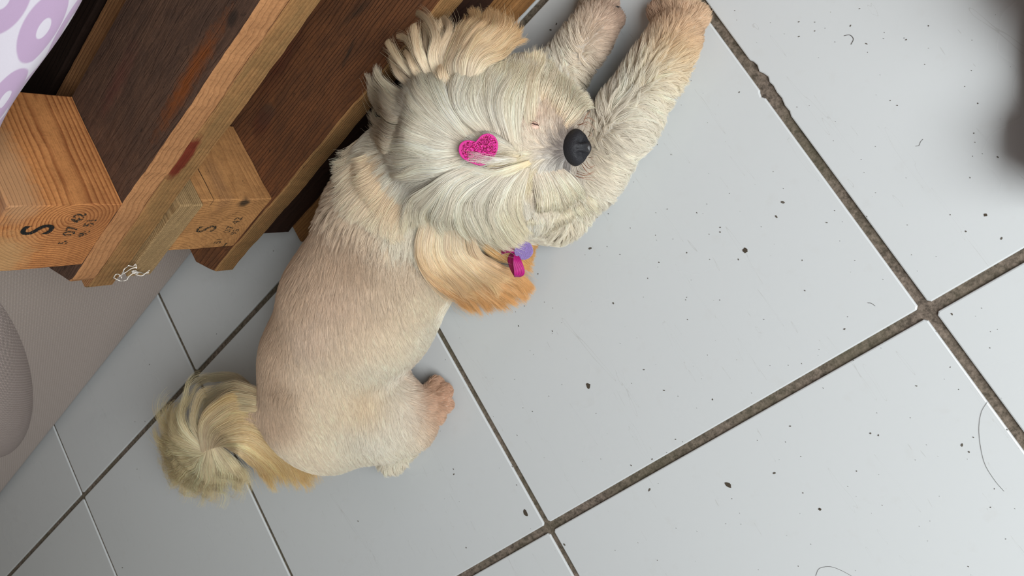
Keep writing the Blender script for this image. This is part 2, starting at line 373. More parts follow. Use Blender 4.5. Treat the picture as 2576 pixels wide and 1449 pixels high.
def board(name, parent, x0, x1, y0, y1, z0, z1, mats, chamf=0.0, top_mat=False, seg=40, wav=0.00022):
    """long board along x, cut in short lengths so that its arris wanders slightly"""
    cx, cy, cz = (x0 + x1) / 2, (y0 + y1) / 2, (z0 + z1) / 2
    n = max(2, int((x1 - x0) / 0.007)); bm = bmesh.new(); rings = []
    b = 0.0014
    for i in range(n + 1):
        x = x0 + (x1 - x0) * i / n
        ins = 0.0
        if chamf:
            d = min(x - x0, x1 - x); ins = max(0.0, chamf - d * 1.3)
        wb = .0005 * math.sin(x * 31 + y0 * 90 + z0 * 300) + .0004 * math.sin(x * 83 + z0 * 500)
        def j(): return random.uniform(-wav, wav)
        ya, yb = y0 + ins + j() * 1.4 + wb, y1 - ins + j()
        za, zb = z0 + j() * 0.4, z1 + j() * 0.4
        prof = [(ya + b, za), (yb - b, za), (yb, za + b), (yb, zb - b), (yb - b, zb), (ya + b, zb), (ya, zb - b), (ya, za + b)]
        rings.append([bm.verts.new((x - cx, y - cy, z - cz)) for y, z in prof])
    for i in range(n):
        for k in range(8):
            f = bm.faces.new((rings[i][k], rings[i + 1][k], rings[i + 1][(k + 1) % 8], rings[i][(k + 1) % 8]))
            if top_mat and k in (4, 0): f.material_index = 1
    bm.faces.new(rings[0]); bm.faces.new(rings[-1][::-1])
    bmesh.ops.recalc_face_normals(bm, faces=bm.faces)
    return obj(name, bm_mesh(bm), mats, parent, (cx, cy, cz))
def block(name, parent, x0, x1, y0, y1, z0, z1, mat, bev=0.0012, jit=0.0004):
    cx, cy, cz = (x0 + x1) / 2, (y0 + y1) / 2, (z0 + z1) / 2
    hx, hy, hz = (x1 - x0) / 2, (y1 - y0) / 2, (z1 - z0) / 2
    bm = bmesh.new(); bmesh.ops.create_cube(bm, size=2)
    for v in bm.verts: v.co = Vector((v.co.x * hx, v.co.y * hy, v.co.z * hz))
    bevel_bm(bm, bev, 2)
    bmesh.ops.subdivide_edges(bm, edges=[e for e in bm.edges if e.calc_length() > 0.02], cuts=5, use_grid_fill=True)
    for v in bm.verts: v.co += Vector([random.uniform(-jit, jit) for _ in range(3)])
    return obj(name, bm_mesh(bm), mat, parent, (cx, cy, cz))
Y0 = 0.011
XE = 1.93
# low riser under the stack
rise = empty('wooden_riser', (0.71, 0.03, 0)); tag(rise, 'dark stained wooden riser on a pine plank under the pallets', 'riser')
board('plank', rise, .708, XE, .004, .10, 0.0006, .022, [M_PLINTH])
board('dark_beam', rise, .700, XE, .024, .11, .022, .0775, [M_DARKW])['label'] = 'dark brown stained beam'
for yy in (.40, .78):
    board('plank', rise, .708, XE, yy, yy + .1, 0.0006, .022, [M_PLINTH]); board('dark_beam', rise, .70, XE, yy, yy + .09, .022, .0775, [M_DARKW])
# lower pallet
pal1 = empty('wooden_pallet', (.635, Y0, .078))
tag(pal1, 'lower wooden pallet of the stack, its block stamped with a faint S', 'pallet', 'pallets stacked as a bed base')
board('bottom_board', pal1, .632, XE, Y0 - .002, .131, .078, .102, [M_EDGE2, M_TOPB], chamf=.026, top_mat=True)
for yy in (.40, .78): board('bottom_board', pal1, .632, XE, yy, yy + .12, .078, .102, [M_EDGE2, M_TOPB], chamf=.026, top_mat=True)
for yy in (Y0 + .001, .40, .78):
    for xx in (.697, 1.215, 1.74): block('block', pal1, xx, xx + .083, yy, yy + .093 + (.02 if yy > .1 else 0), .1022, .1852, M_BLK2, jit=.0005)
for xx in (.655, 1.20, 1.72): block('cross_board', pal1, xx + .012, xx + .128, Y0 - .006, .90, .1854, .2105, M_CROSS)
for yy, w_ in ((Y0, .170), (.190, .13), (.345, .13), (.51, .10), (.66, .1), (.80, .1)): board('deck_board', pal1, .636, XE, yy, yy + w_, .2108, .2350, [M_EDGE2, M_EDGE] if yy < .1 else [M_INNER_SHADE, M_INNER_SHADE], chamf=.004, top_mat=True)
# upper pallet
pal2 = empty('wooden_pallet', (.635, Y0, .236))
tag(pal2, 'upper wooden pallet of the stack, its block stamped with a bold S', 'pallet', 'pallets stacked as a bed base')
board('bottom_board', pal2, .634, XE, Y0, .131, .2362, .2580, [M_EDGE, M_TOPA], chamf=.030, top_mat=True)
for yy in (.40, .78): board('bottom_board', pal2, .634, XE, yy, yy + .12, .2362, .2580, [M_EDGE, M_TOPA], chamf=.03, top_mat=True)
b1 = None
for yy in (Y0 + .001, .40, .78):
    for xx in (.685, 1.215, 1.74):
        q = block('block', pal2, xx, xx + .093, yy, yy + .118, .2582, .3500, M_BLK1)
for xx in (.655, 1.20, 1.72): block('cross_board', pal2, xx + .01, xx + .125, Y0 + .040, .90, .3502, .3702, M_RED)
for yy in (.10, .25, .40, .55, .70, .82): board('deck_board', pal2, .64, XE, yy, yy + .10, .3704, .3920, [M_EDGE2])
# stamped ink
s = NT('stamp_ink'); s.base(col4((34, 36, 36))); s.set(0.9, 0.1)
nn = s.noise(s.node('ShaderNodeNewGeometry').outputs['Position'], 900, 3, 0.7)
tb = s.node('ShaderNodeBsdfTransparent'); mx = s.node('ShaderNodeMixShader')
s.link(s.ramp(nn, [(0.50, (0, 0, 0)), (0.60, (1, 1, 1))]), mx.inputs[0]); s.link(s.b.outputs[0], mx.inputs[1]); s.link(tb.outputs[0], mx.inputs[2]); s.link(mx.outputs[0], s.out.inputs['Surface'])
M_INK = s.m
s = NT('worn_stamp_ink'); s.base(col4((48, 50, 46))); s.set(0.9, 0.1)
nn = s.noise(s.node('ShaderNodeNewGeometry').outputs['Position'], 700, 3, 0.7)
tb = s.node('ShaderNodeBsdfTransparent'); mx = s.node('ShaderNodeMixShader')
s.link(s.ramp(nn, [(0.44, (0, 0, 0)), (0.52, (1, 1, 1))]), mx.inputs[0]); s.link(s.b.outputs[0], mx.inputs[1]); s.link(tb.outputs[0], mx.inputs[2]); s.link(mx.outputs[0], s.out.inputs['Surface'])
M_INK2 = s.m
def PY(x, y, yw):
    v = ray(x, y); return CC + v * (yw - CC[1]) / v[1]
DG = None
def stamp(txt, px, py, h, pal, mat, sx=1.0, yw=Y0 + .0004, bold=0.0):
    cu = bpy.data.curves.new('stamp', 'FONT'); cu.body = txt; cu.size = h; cu.align_x = 'CENTER'; cu.align_y = 'CENTER'; cu.extrude = 0.00012; cu.offset = bold
    t = bpy.data.objects.new('tmp', cu); COL.objects.link(t); bpy.context.view_layer.update()
    me = bpy.data.meshes.new_from_object(t.evaluated_get(bpy.context.evaluated_depsgraph_get())); bpy.data.objects.remove(t)
    me.transform(Matrix.Rotation(math.pi / 2, 4, 'X') @ Matrix.Scale(sx, 4, (1, 0, 0)))
    p = PY(px, py, yw)
    return obj('stamped_letter' if len(txt) < 2 else 'stamped_code', me, mat, pal, (p[0], yw - 0.0001, p[2]))
stamp('S', 99, 578, .036, pal2, M_INK, .92, bold=.0003)
stamp('5', 160, 610, .011, pal2, M_INK2); stamp('07', 179, 581, .014, pal2, M_INK2, 1.0, bold=.0002); stamp('42', 198, 549, .014, pal2, M_INK2, bold=.0002)
stamp('9:', 212, 588, .012, pal2, M_INK2, bold=.0002); stamp('51', 228, 560, .012, pal2, M_INK2, bold=.0002)
stamp('S', 522, 576, .031, pal1, M_INK2, .85, yw=Y0 + .0006, bold=.0001)
stamp('07', 576, 577, .012, pal1, M_INK2, yw=Y0 + .0006); stamp('42', 597, 555, .012, pal1, M_INK2, yw=Y0 + .0006)
stamp('95', 592, 583, .010, pal1, M_INK2, yw=Y0 + .0006); stamp('51', 551, 606, .011, pal1, M_INK2, yw=Y0 + .0006); stamp('-', 563, 616, .02, pal1, M_INK2, 1.4, yw=Y0 + .0006)
# frayed white thread caught at the board end
M_THREAD = mat_plain('white_thread', (232, 226, 218), 0.6, 0.3)
vs, fs = [], []
for pl in ([(285, 700), (292, 690), (302, 692), (306, 700)], [(285, 698), (300, 706), (318, 705), (326, 693), (345, 684), (360, 688), (374, 686)], [(300, 695), (315, 686), (330, 676), (345, 672)],
           [(322, 668), (335, 670), (341, 664), (343, 676)], [(308, 690), (312, 678), (322, 670)], [(340, 690), (356, 694), (368, 686), (376, 680)], [(330, 684), (338, 680), (346, 684), (338, 688)]):
    a, b = tube(smooth_path([PY(x, y, .000 + .003 * math.sin(x)) for x, y in pl], 12), .00045, 5)
    o = len(vs); vs += a; fs += [tuple(i + o for i in q) for q in b]
a, b = tube(smooth_path([PY(332, 684, .002), PY(339, 683, .002), PY(346, 686, .002)], 6), .0015, 6); o = len(vs); vs += a; fs += [tuple(i + o for i in q) for q in b]
th = obj('frayed_thread', mesh_from(vs, fs, True), M_THREAD); tag(th, 'tangled white thread caught on the lower end of the pallet boards', 'thread')

# ------------------------------------------------------------------ mattress and sheet
def box_uv(me, sc=1.0):
    uv = me.uv_layers.new(name='UVMap')
    n = len(me.polygons)
    for p in me.polygons:
        a = [abs(q) for q in p.normal]; k = a.index(max(a))
        for li in p.loop_indices:
            c = me.vertices[me.loops[li].vertex_index].co
            uv.data[li].uv = ((c.y, c.z), (c.x, c.z), (c.x, c.y))[k]
def superbox(hx, hy, hz, e=5.0, nu=80, nv=40, disp=None):
    """rounded pillow-like box"""
    vs, fs = [], []
    for j in range(nv + 1):
        ph = -math.pi / 2 + math.pi * j / nv
        for i in range(nu):
            th = 2 * math.pi * i / nu
            d = np.array([math.cos(ph) * math.cos(th), math.cos(ph) * math.sin(th), math.sin(ph)])
            r = (abs(d[0]) ** e + abs(d[1]) ** e + abs(d[2]) ** e) ** (-1 / e)
            q = d * r * np.array([hx, hy, hz])
            if disp: q = disp(q, d)
            vs.append(q)
    for j in range(nv):
        for i in range(nu): fs.append((j * nu + i, j * nu + (i + 1) % nu, (j + 1) * nu + (i + 1) % nu, (j + 1) * nu + i))
    return vs, fs
def rbox(x0, x1, y0, y1, z0, z1, bev, seg=6):
    bm = bmesh.new(); bmesh.ops.create_cube(bm, size=2)
    for v in bm.verts: v.co = Vector((v.co.x * (x1 - x0) / 2, v.co.y * (y1 - y0) / 2, v.co.z * (z1 - z0) / 2))
    bevel_bm(bm, bev, seg); me = bm_mesh(bm, True); box_uv(me)
    return me, ((x0 + x1) / 2, (y0 + y1) / 2, (z0 + z1) / 2)
me, c = rbox(.655, XE, .055, .93, .3925, .52, .02)
mat_t = obj('mattress', me, mat_plain('mattress_ticking', (220, 218, 222), .9, .1), None, c)
tag(mat_t, 'mattress on the pallet bed base under the lilac sheet', 'mattress')
# sheet: a cloth strip hanging over the mattress edge
vs, fs = [], []; nx, nt = 150, 26
for i in range(nx + 1):
    x = .62 + (XE + .03 - .62) * i / nx
    hem = .358 + .006 * math.sin(x * 9) + .003 * math.sin(x * 31)
    prof = [(.60, .5235), (.30, .5235), (.12, .5235), (.075, .5225), (.050, .510), (.043, .485), (.040, .44), (.036, .40), (.030 + .004 * math.sin(x * 13), hem + .012), (.036, hem), (.046, hem + .004)]
    pr_ = smooth_path([(x, y, z) for y, z in prof], nt)
    for k, q in enumerate(pr_):
        t = k / (nt - 1); vs.append((q[0], q[1] + .004 * t * math.sin(x * 17 + 1) * (t > .3), q[2]))
for i in range(nx):
    for k in range(nt - 1): fs.append((i * nt + k, i * nt + k + 1, (i + 1) * nt + k + 1, (i + 1) * nt + k))
me = mesh_from(vs, fs, True, 'sheet')
uv = me.uv_layers.new(name='UVMap')
for l in me.loops:
    i, k = divmod(l.vertex_index, nt); uv.data[l.index].uv = (vs[l.vertex_index][0], k / (nt - 1) * .75)
sh = obj('bed_sheet', me, mat_sheet()); tag(sh, 'white sheet with lilac rings hanging over the bed edge', 'sheet')
md = sh.modifiers.new('thickness', 'SOLIDIFY'); md.thickness = .0012

# ------------------------------------------------------------------ sofa behind
M_SOFA = mat_weave('taupe_sofa_fabric', (168, 152, 142), (146, 131, 121), .0022, .0006, .5)
M_CUSH = mat_weave('coarse_woven_fabric', (186, 168, 160), (150, 132, 124), .0027, .0014, .35)
sofa = empty('sofa', (.0, .12, 0)); tag(sofa, 'taupe fabric sofa with a rounded arm standing behind the dog', 'sofa')
me, c = rbox(-1.2, .625, .1195, 1.0, .004, .36, .012); obj('base', me, M_SOFA, sofa, c)
vs, fs = superbox(1, 1, 1, 2.0, 120, 60)
vs = [np.array(v) * np.array([.3851, .0849, .0753]) for v in vs]
me = mesh_from(vs, fs, True)
me.uv_layers.new(name='UVMap')
for l in me.loops:
    v = vs[l.vertex_index]; a = math.atan2(v[2] / .0753, -v[1] / .0849)
    me.uv_layers[0].data[l.index].uv = (v[0], a * .08)
cu_ = obj('rounded_arm', me, M_CUSH, sofa, (.2351, .1668, .1841)); cu_.rotation_euler = (0, -.3967, 0); cu_['label'] = 'rounded arm in coarse woven fabric'
# ------------------------------------------------------------------ added shoe-shaped object that casts the brown shadow in the top right corner
sl = empty('shadow_caster', tuple(P(2786, 5, 0))); tag(sl, 'added brown shoe-shaped shadow caster at the top right edge of the view', 'shadow_caster')
sc_ = P(2786, 5, 0); ang = math.atan2((P(2786, 265, 0) - sc_)[1], (P(2786, 265, 0) - sc_)[0])
def caster_taper(q, d):
    x, y, z = q; w_ = 1 - .16 * (x / .125) - .25 * math.exp(-((x + .02) / .05) ** 2) * .4
    return np.array([x, y * w_, z])
for nm, hx_, hl, hw, hz, zc, ex, mt in (('caster_sole', 0, .124, .044, .009, .010, 3.2, mat_plain('caster_sole_brown', (60, 46, 38), .8, .3)), ('caster_insole', 0, .118, .040, .006, .019, 3.0, mat_plain('caster_insole_tan', (150, 118, 88), .95, .1)),
                                        ('caster_heel', .086, .034, .044, .016, .030, 2.6, mat_plain('caster_heel_brown', (96, 66, 46), .95, .1)), ('upper', -.045, .076, .046, .026, .038, 2.4, mat_plain('caster_upper_brown', (96, 66, 46), .95, .1))):
    v_, f_ = superbox(hl, hw, hz, ex, 48, 24, caster_taper)
    if nm == 'caster_heel': v_ = [v * np.array([1, 1, 1]) - np.array([0, 0, .018 * max(0, 1 - (v[0] + .034) / .05) * (v[2] > 0)]) for v in v_]
    o = obj(nm, mesh_from(v_, f_, True), mt, sl, (sc_[0] + hx_ * math.cos(ang), sc_[1] + hx_ * math.sin(ang), zc)); o.rotation_euler = (0, 0, ang)

# ================================================================== the dog
# ---- body as one smooth implicit surface
PR = []          # primitives: (kind, data, blend radius)
def cap(a, r1, b, r2, k=.016): PR.append(('c', np.array(a), r1, np.array(b), r2, k))
def ell(c, r, k=.016, fwd=(1, 0, 0), up=(0, 0, 1)):
    f = np.array(fwd, float); f /= np.linalg.norm(f); u = np.array(up, float); u -= f * (u @ f); u /= np.linalg.norm(u)
    PR.append(('e', np.array(c), np.array(r), np.array([f, np.cross(u, f), u]), k))
def prim(p, q):
    if q[0] == 'c':
        a, r1, b, r2 = q[1:5]; ba = b - a; t = np.clip(((p - a) @ ba) / (ba @ ba), 0, 1)
        return np.linalg.norm(p - a - t[:, None] * ba, axis=1) - (r1 + (r2 - r1) * t)
    c, r, A = q[1:4]; l = (p - c) @ A.T; k0 = np.linalg.norm(l / r, axis=1); k1 = np.linalg.norm(l / r ** 2, axis=1) + 1e-9
    return k0 * (k0 - 1) / k1
def sdf(p, prs=None):
    d = None
    for q in (prs or PR):
        e = prim(p, q)
        if d is None: d = e; continue
        k = q[-1]; h = np.clip(0.5 + 0.5 * (d - e) / k, 0, 1); d = d * (1 - h) + e * h - k * h * (1 - h)
    return np.maximum(d, 0.0015 - p[:, 2])
def grad(p, e=1e-3):
    g = np.stack([sdf(p + np.eye(3)[i] * e) - sdf(p - np.eye(3)[i] * e) for i in range(3)], 1)
    return g / (np.linalg.norm(g, axis=1, keepdims=True) + 1e-9)

chest = P(1035, 545, .072); mid = P(902, 775, .070); loin = P(832, 910, .066); hip = P(798, 1022, .062)
cap(P(1060, 470, .075), .062, chest, .071); cap(chest, .070, mid, .0735); cap(mid, .0735, loin, .067); cap(loin, .067, hip, .061, .02)
ell(P(836, 1074, .052), (.050, .048, .047), .02)                        # rump
ell(P(955, 1062, .044), (.050, .040, .040), .022)                      # thigh
cap(P(1010, 1010, .040), .024, P(1045, 1080, .030), .020, .015)        # shin folded on the thigh
cap(P(985, 1160, .016), .013, P(1070, 1060, .018), .013, .010)         # hock to paw along the floor
cap(P(1060, 1055, .018), .014, P(1080, 1010, .017), .015, .006)
HP = [(1098, 966), (1119, 984), (1121, 1018), (1102, 1046)]
for (x, y) in HP: cap(P(1076, 1008, .017), .010, P(x, y, .0115), .0082, .0022)
# chest and forelegs
ell(P(1290, 450, .042), (.055, .050, .038), .02)
ell(P(1395, 505, .026), (.036, .036, .025), .02)
cap(P(1330, 440, .036), .034, P(1480, 430, .026), .025, .016)
cap(P(1475, 440, .026), .026, P(1570, 305, .028), .024, .016)
cap(P(1570, 305, .028), .024, P(1655, 175, .024), .0205, .01)
cap(P(1655, 175, .024), .0195, P(1700, 92, .022), .0205, .01)
for (x, y) in [(1660, 28), (1692, 2), (1728, 2), (1756, 40)]: cap(P(1702, 85, .020), .013, P(x, y, .013), .0092, .0025)
cap(P(1290, 320, .040), .030, P(1405, 195, .025), .020, .016)
cap(P(1405, 195, .025), .020, P(1475, 105, .026), .0175, .01)
cap(P(1475, 105, .026), .0175, P(1502, 62, .024), .0185, .01)
for (x, y) in [(1492, 2), (1528, 6), (1543, 48), (1514, 108)]: cap(P(1500, 60, .022), .014, P(x, y, .014), .0092, .0025)
BODY_N = len(PR)
# head
HC = P(1165, 372, .094); NOSE = P(1446, 371, .078)
FW = NOSE - HC; FW /= np.linalg.norm(FW)
ell(HC, (.062, .066, .052), .014, FW)
ell(P(1255, 375, .090), (.045, .054, .040), .014, FW)
cap(P(1310, 372, .088), .033, P(1404, 372, .074), .0195, .010)          # muzzle
cap(P(1355, 330, .078), .024, P(1408, 315, .068), .020, .008); cap(P(1355, 415, .078), .024, P(1408, 425, .068), .020, .008)
ell(P(1310, 245, .074), (.032, .030, .030), .014, FW); ell(P(1310, 490, .074), (.034, .032, .030), .014, FW)
cap(P(1395, 372, .050), .015, P(1428, 372, .050), .010, .008)          # lower jaw
# tail core
cap(P(760, 1010, .095), .013, P(640, 1040, .112), .010, .012); cap(P(640, 1040, .108), .010, P(575, 1098, .082), .006, .006)
CAPS = list(PR)

def polygonise(lo, hi, h):
    lo = np.array(lo); n = np.ceil((np.array(hi) - lo) / h).astype(int) + 1
    ax = [lo[i] + h * np.arange(n[i]) for i in range(3)]
    G = np.stack(np.meshgrid(*ax, indexing='ij'), -1).reshape(-1, 3)
    D = np.concatenate([sdf(c) for c in np.array_split(G, 12)]).reshape(n)
    s = D < 0
    cell = np.zeros(np.array(n) - 1, int)
    cnt = sum(s[i:n[0] - 1 + i, j:n[1] - 1 + j, k:n[2] - 1 + k].astype(int) for i in (0, 1) for j in (0, 1) for k in (0, 1))
    act = (cnt > 0) & (cnt < 8)
    idx = -np.ones(act.shape, int); idx[act] = np.arange(act.sum())
    v = lo + h * (np.argwhere(act) + 0.5)
    for _ in range(6):
        g = grad(v); v = v - g * np.clip(sdf(v), -h, h)[:, None] * 0.8
    F = []
    for a in range(3):
        b, c = (a + 1) % 3, (a + 2) % 3
        sl0 = [slice(None)] * 3; sl1 = [slice(None)] * 3; sl0[a] = slice(0, n[a] - 1); sl1[a] = slice(1, n[a])
        cr = s[tuple(sl0)] != s[tuple(sl1)]
        e = np.argwhere(cr); e = e[(e[:, b] > 0) & (e[:, c] > 0) & (e[:, b] < n[b] - 1) & (e[:, c] < n[c] - 1)]
        o = np.zeros(3, int)
        def at_(db, dc):
            q = e.copy(); q[:, b] -= db; q[:, c] -= dc; return idx[q[:, 0], q[:, 1], q[:, 2]]
        q = np.stack([at_(1, 1), at_(0, 1), at_(0, 0), at_(1, 0)], 1)
        inside = s[e[:, 0], e[:, 1], e[:, 2]]
        q[~inside] = q[~inside][:, ::-1]
        F.append(q)
    F = np.concatenate(F); F = F[(F >= 0).all(1)]
    return v, F
lo = (.40, -.33, -.006); hi = (1.26, .02, .17)
BV, BF = polygonise(lo, hi, .0042)
dog = empty('dog', tuple(P(930, 760, 0))); tag(dog, 'small cream shaggy dog asleep on the white tiles beside the pallets, tail curled', 'dog')

def hit(x, y, off=0.0):
    """first point of the dog that the photograph shows at x, y (or the closest approach)"""
    v = ray(x, y); t = np.linspace(.32, 1.25, 500); p = CC + v * t[:, None]; d = sdf(p) - off
    k = np.argmax(d < 0)
    if d[k] >= 0: k = np.argmin(d); return p[k]
    a, b = t[k - 1], t[k]
    for _ in range(12):
        m = (a + b) / 2
        if sdf((CC + v * m)[None])[0] - off < 0: b = m
        else: a = m
    return CC + v * b

# ---- coat chart: where on the animal, which way the coat lies, length mm, lift mm, colour
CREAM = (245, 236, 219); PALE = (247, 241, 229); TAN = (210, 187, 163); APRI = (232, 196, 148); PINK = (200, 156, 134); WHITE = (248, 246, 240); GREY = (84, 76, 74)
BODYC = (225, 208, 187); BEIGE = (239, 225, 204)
A = []   # x, y, dx, dy, len, lift, colour
def a_(x, y, dx, dy, L, lift, c): A.append((x, y, dx, dy, L, lift, c))
# head, combed away from the brow whorl and the clip
for t in [(1240, 380, -1, .2, 20, 3, PALE), (1200, 300, -.5, -.85, 30, 4, CREAM), (1160, 240, -.35, -.95, 30, 4, CREAM), (1185, 180, .25, -1, 26, 5, PALE), (1235, 240, .05, -1, 26, 5, PALE), (1275, 180, .2, -1, 24, 4, CREAM),
          (1270, 300, 0, -1, 22, 4, PALE), (1120, 330, -.75, -.65, 30, 4, CREAM), (1060, 290, -.7, -.7, 30, 5, CREAM), (1000, 240, -.6, -.8, 30, 6, (226, 208, 182)), (960, 210, -.3, -1, 26, 6, BEIGE),
          (1050, 220, -.35, -1, 30, 6, CREAM), (1100, 180, -.1, -1, 30, 6, CREAM), (1120, 390, -1, -.1, 32, 4, PALE), (1040, 370, -1, -.25, 30, 5, CREAM), (975, 330, -1, -.2, 26, 6, CREAM), (1060, 430, -1, .15, 30, 4, PALE),
          (1150, 440, -1, .3, 30, 4, PALE), (1100, 480, -.8, .7, 30, 4, PALE), (1030, 500, -.6, .8, 28, 5, CREAM), (1170, 470, -.7, .8, 32, 5, PALE), (1130, 540, -.05, 1, 32, 5, PALE), (1080, 560, -.1, 1, 30, 6, CREAM),
          (1230, 460, -.5, .9, 32, 5, PALE), (1190, 530, .15, 1, 32, 5, PALE), (1240, 520, .1, 1, 30, 5, PALE), (1230, 590, .8, .7, 30, 5, PALE), (1170, 600, .7, .8, 30, 5, CREAM), (1300, 470, -.1, 1, 26, 5, PALE), (1310, 540, .15, 1, 24, 5, PALE),
          (1290, 600, .6, .8, 20, 4, CREAM), (1330, 420, -.5, .85, 18, 4, (240, 226, 190)), (1300, 415, -1, .25, 18, 3, (238, 222, 186)), (1300, 370, -.8, -.5, 16, 3, PALE), (1320, 280, -.15, -1, 18, 5, PALE), (1320, 190, .15, -1, 18, 7, CREAM), (1350, 160, .3, -1, 16, 7, CREAM),
          (1340, 345, -.6, -.6, 12, 2.0, (240, 226, 210)), (1350, 315, .1, -1, 8, 1.2, (236, 208, 192)), (1370, 330, .1, -1, 11, 2, (240, 228, 214)),
          # muzzle
          (1375, 300, .3, -1, 15, 5, (232, 216, 196)), (1400, 250, .35, -1, 16, 5, BEIGE), (1440, 270, .5, -.8, 14, 5, BEIGE), (1405, 330, .1, -1, 12, 3.4, (234, 220, 206)), (1375, 350, -.7, -.7, 11, 2.4, (238, 226, 210)), (1380, 370, -1, 0, 10, 2, (226, 214, 202)), (1408, 372, -.9, 0, 7, 1.2, (150, 136, 132)), (1420, 372, -.9, 0, 6, 1, (88, 78, 78)),
          (1430, 345, .2, -1, 6, 1.5, (130, 118, 114)), (1430, 400, .2, 1, 6, 1.5, (150, 142, 138)), (1355, 385, -1, .1, 12, 2, (240, 230, 214)), (1385, 402, -.3, 1, 12, 3, WHITE), (1400, 430, .1, 1, 14, 3, WHITE), (1370, 460, 0, 1, 16, 4, (232, 220, 204)), (1420, 470, .3, 1, 16, 4, CREAM),
          (1470, 400, 1, .2, 10, 3, BEIGE), (1480, 320, 1, -.2, 10, 3, BEIGE),
          # neck ruff
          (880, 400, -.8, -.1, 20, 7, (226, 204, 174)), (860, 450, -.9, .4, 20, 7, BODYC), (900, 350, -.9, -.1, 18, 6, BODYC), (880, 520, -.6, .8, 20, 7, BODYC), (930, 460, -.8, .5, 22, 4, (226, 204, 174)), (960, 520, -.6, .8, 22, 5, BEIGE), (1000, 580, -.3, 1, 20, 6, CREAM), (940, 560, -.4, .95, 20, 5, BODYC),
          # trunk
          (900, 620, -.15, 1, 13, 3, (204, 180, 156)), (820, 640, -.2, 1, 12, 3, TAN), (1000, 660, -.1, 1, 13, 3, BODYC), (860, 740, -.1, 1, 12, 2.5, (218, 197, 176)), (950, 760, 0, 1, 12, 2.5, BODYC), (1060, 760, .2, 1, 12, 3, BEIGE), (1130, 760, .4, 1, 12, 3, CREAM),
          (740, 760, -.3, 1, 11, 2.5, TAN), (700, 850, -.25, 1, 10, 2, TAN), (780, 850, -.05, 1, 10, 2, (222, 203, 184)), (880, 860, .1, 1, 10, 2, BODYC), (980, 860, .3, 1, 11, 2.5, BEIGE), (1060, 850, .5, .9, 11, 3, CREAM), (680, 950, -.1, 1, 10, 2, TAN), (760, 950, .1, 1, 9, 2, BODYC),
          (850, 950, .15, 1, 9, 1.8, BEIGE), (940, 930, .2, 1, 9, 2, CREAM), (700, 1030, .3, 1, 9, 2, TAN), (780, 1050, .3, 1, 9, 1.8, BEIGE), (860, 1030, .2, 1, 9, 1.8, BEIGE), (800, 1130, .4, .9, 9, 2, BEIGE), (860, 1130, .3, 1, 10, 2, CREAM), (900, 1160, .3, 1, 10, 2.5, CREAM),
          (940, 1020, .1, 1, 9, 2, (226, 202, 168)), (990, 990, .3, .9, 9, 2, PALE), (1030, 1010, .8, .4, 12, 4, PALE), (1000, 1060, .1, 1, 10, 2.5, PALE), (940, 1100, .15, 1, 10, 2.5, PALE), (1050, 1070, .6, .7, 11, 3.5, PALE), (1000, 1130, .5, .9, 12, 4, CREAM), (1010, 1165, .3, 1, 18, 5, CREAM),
          # hind paw
          (1060, 990, .8, -.2, 8, 2, (206, 188, 166)), (1085, 1000, .9, -.1, 5, 1, (218, 180, 150)), (1110, 975, 1, -.2, 4, 1, (200, 160, 136)), (1115, 1020, 1, .1, 4, 1, (216, 180, 158)), (1095, 1045, .9, .5, 5, 1.4, (208, 176, 150)), (1070, 1060, .5, .8, 8, 3, (216, 200, 172)), (1090, 1020, 1, 0, 4.5, .8, (208, 164, 138)),
          # near foreleg and chest
          (1400, 540, .2, 1, 16, 5, CREAM), (1460, 520, .6, .8, 14, 5, CREAM), (1350, 570, .1, 1, 16, 5, CREAM), (1500, 470, .9, .5, 13, 5, PALE), (1520, 400, .9, .4, 14, 5, CREAM), (1560, 360, .8, .3, 15, 6, PALE), (1500, 300, -.4, -.9, 14, 6, PALE), (1530, 230, -.3, -1, 14, 6, PALE),
          (1570, 280, .6, -.3, 16, 6, PALE), (1640, 280, .7, .5, 16, 6, CREAM), (1620, 200, .3, -.9, 14, 5, CREAM), (1680, 220, .8, .3, 14, 5, CREAM), (1560, 150, -.2, -1, 13, 5, CREAM), (1610, 110, 0, -1, 12, 4, CREAM), (1690, 130, .6, -.6, 12, 4, (232, 208, 160)), (1660, 60, .2, -1, 9, 2.5, (214, 184, 160)),
          (1640, 30, -.2, -1, 9, 2, (196, 158, 140)), (1665, 10, -.2, -1, 8, 2, (230, 210, 188)), (1690, 30, .1, -1, 8, 2, (222, 198, 172)), (1740, 30, .6, -.8, 9, 2, (236, 214, 186)), (1750, 80, 1, -.2, 8, 2, (216, 184, 156)),
          # far foreleg
          (1410, 160, -.3, -.9, 14, 5, PALE), (1440, 110, -.4, -.9, 13, 5, PALE), (1460, 170, .7, .6, 11, 4, BEIGE), (1480, 70, .1, -1, 10, 3, (222, 206, 184)), (1530, 60, .8, -.3, 7, 1.8, (220, 186, 166)), (1500, 110, .7, .4, 8, 2.5, (220, 200, 180)), (1450, 40, -.4, -.9, 12, 4, CREAM), (1520, 15, .3, -1, 8, 2, (200, 180, 164)), (1545, 100, .8, .4, 5, 1.2, (160, 124, 110)),
          # tail root
          (700, 1000, -.6, .6, 20, 3, TAN)]: a_(*t)
AP = np.array([hit(x, y) for x, y, *_ in A]); AN = grad(AP)
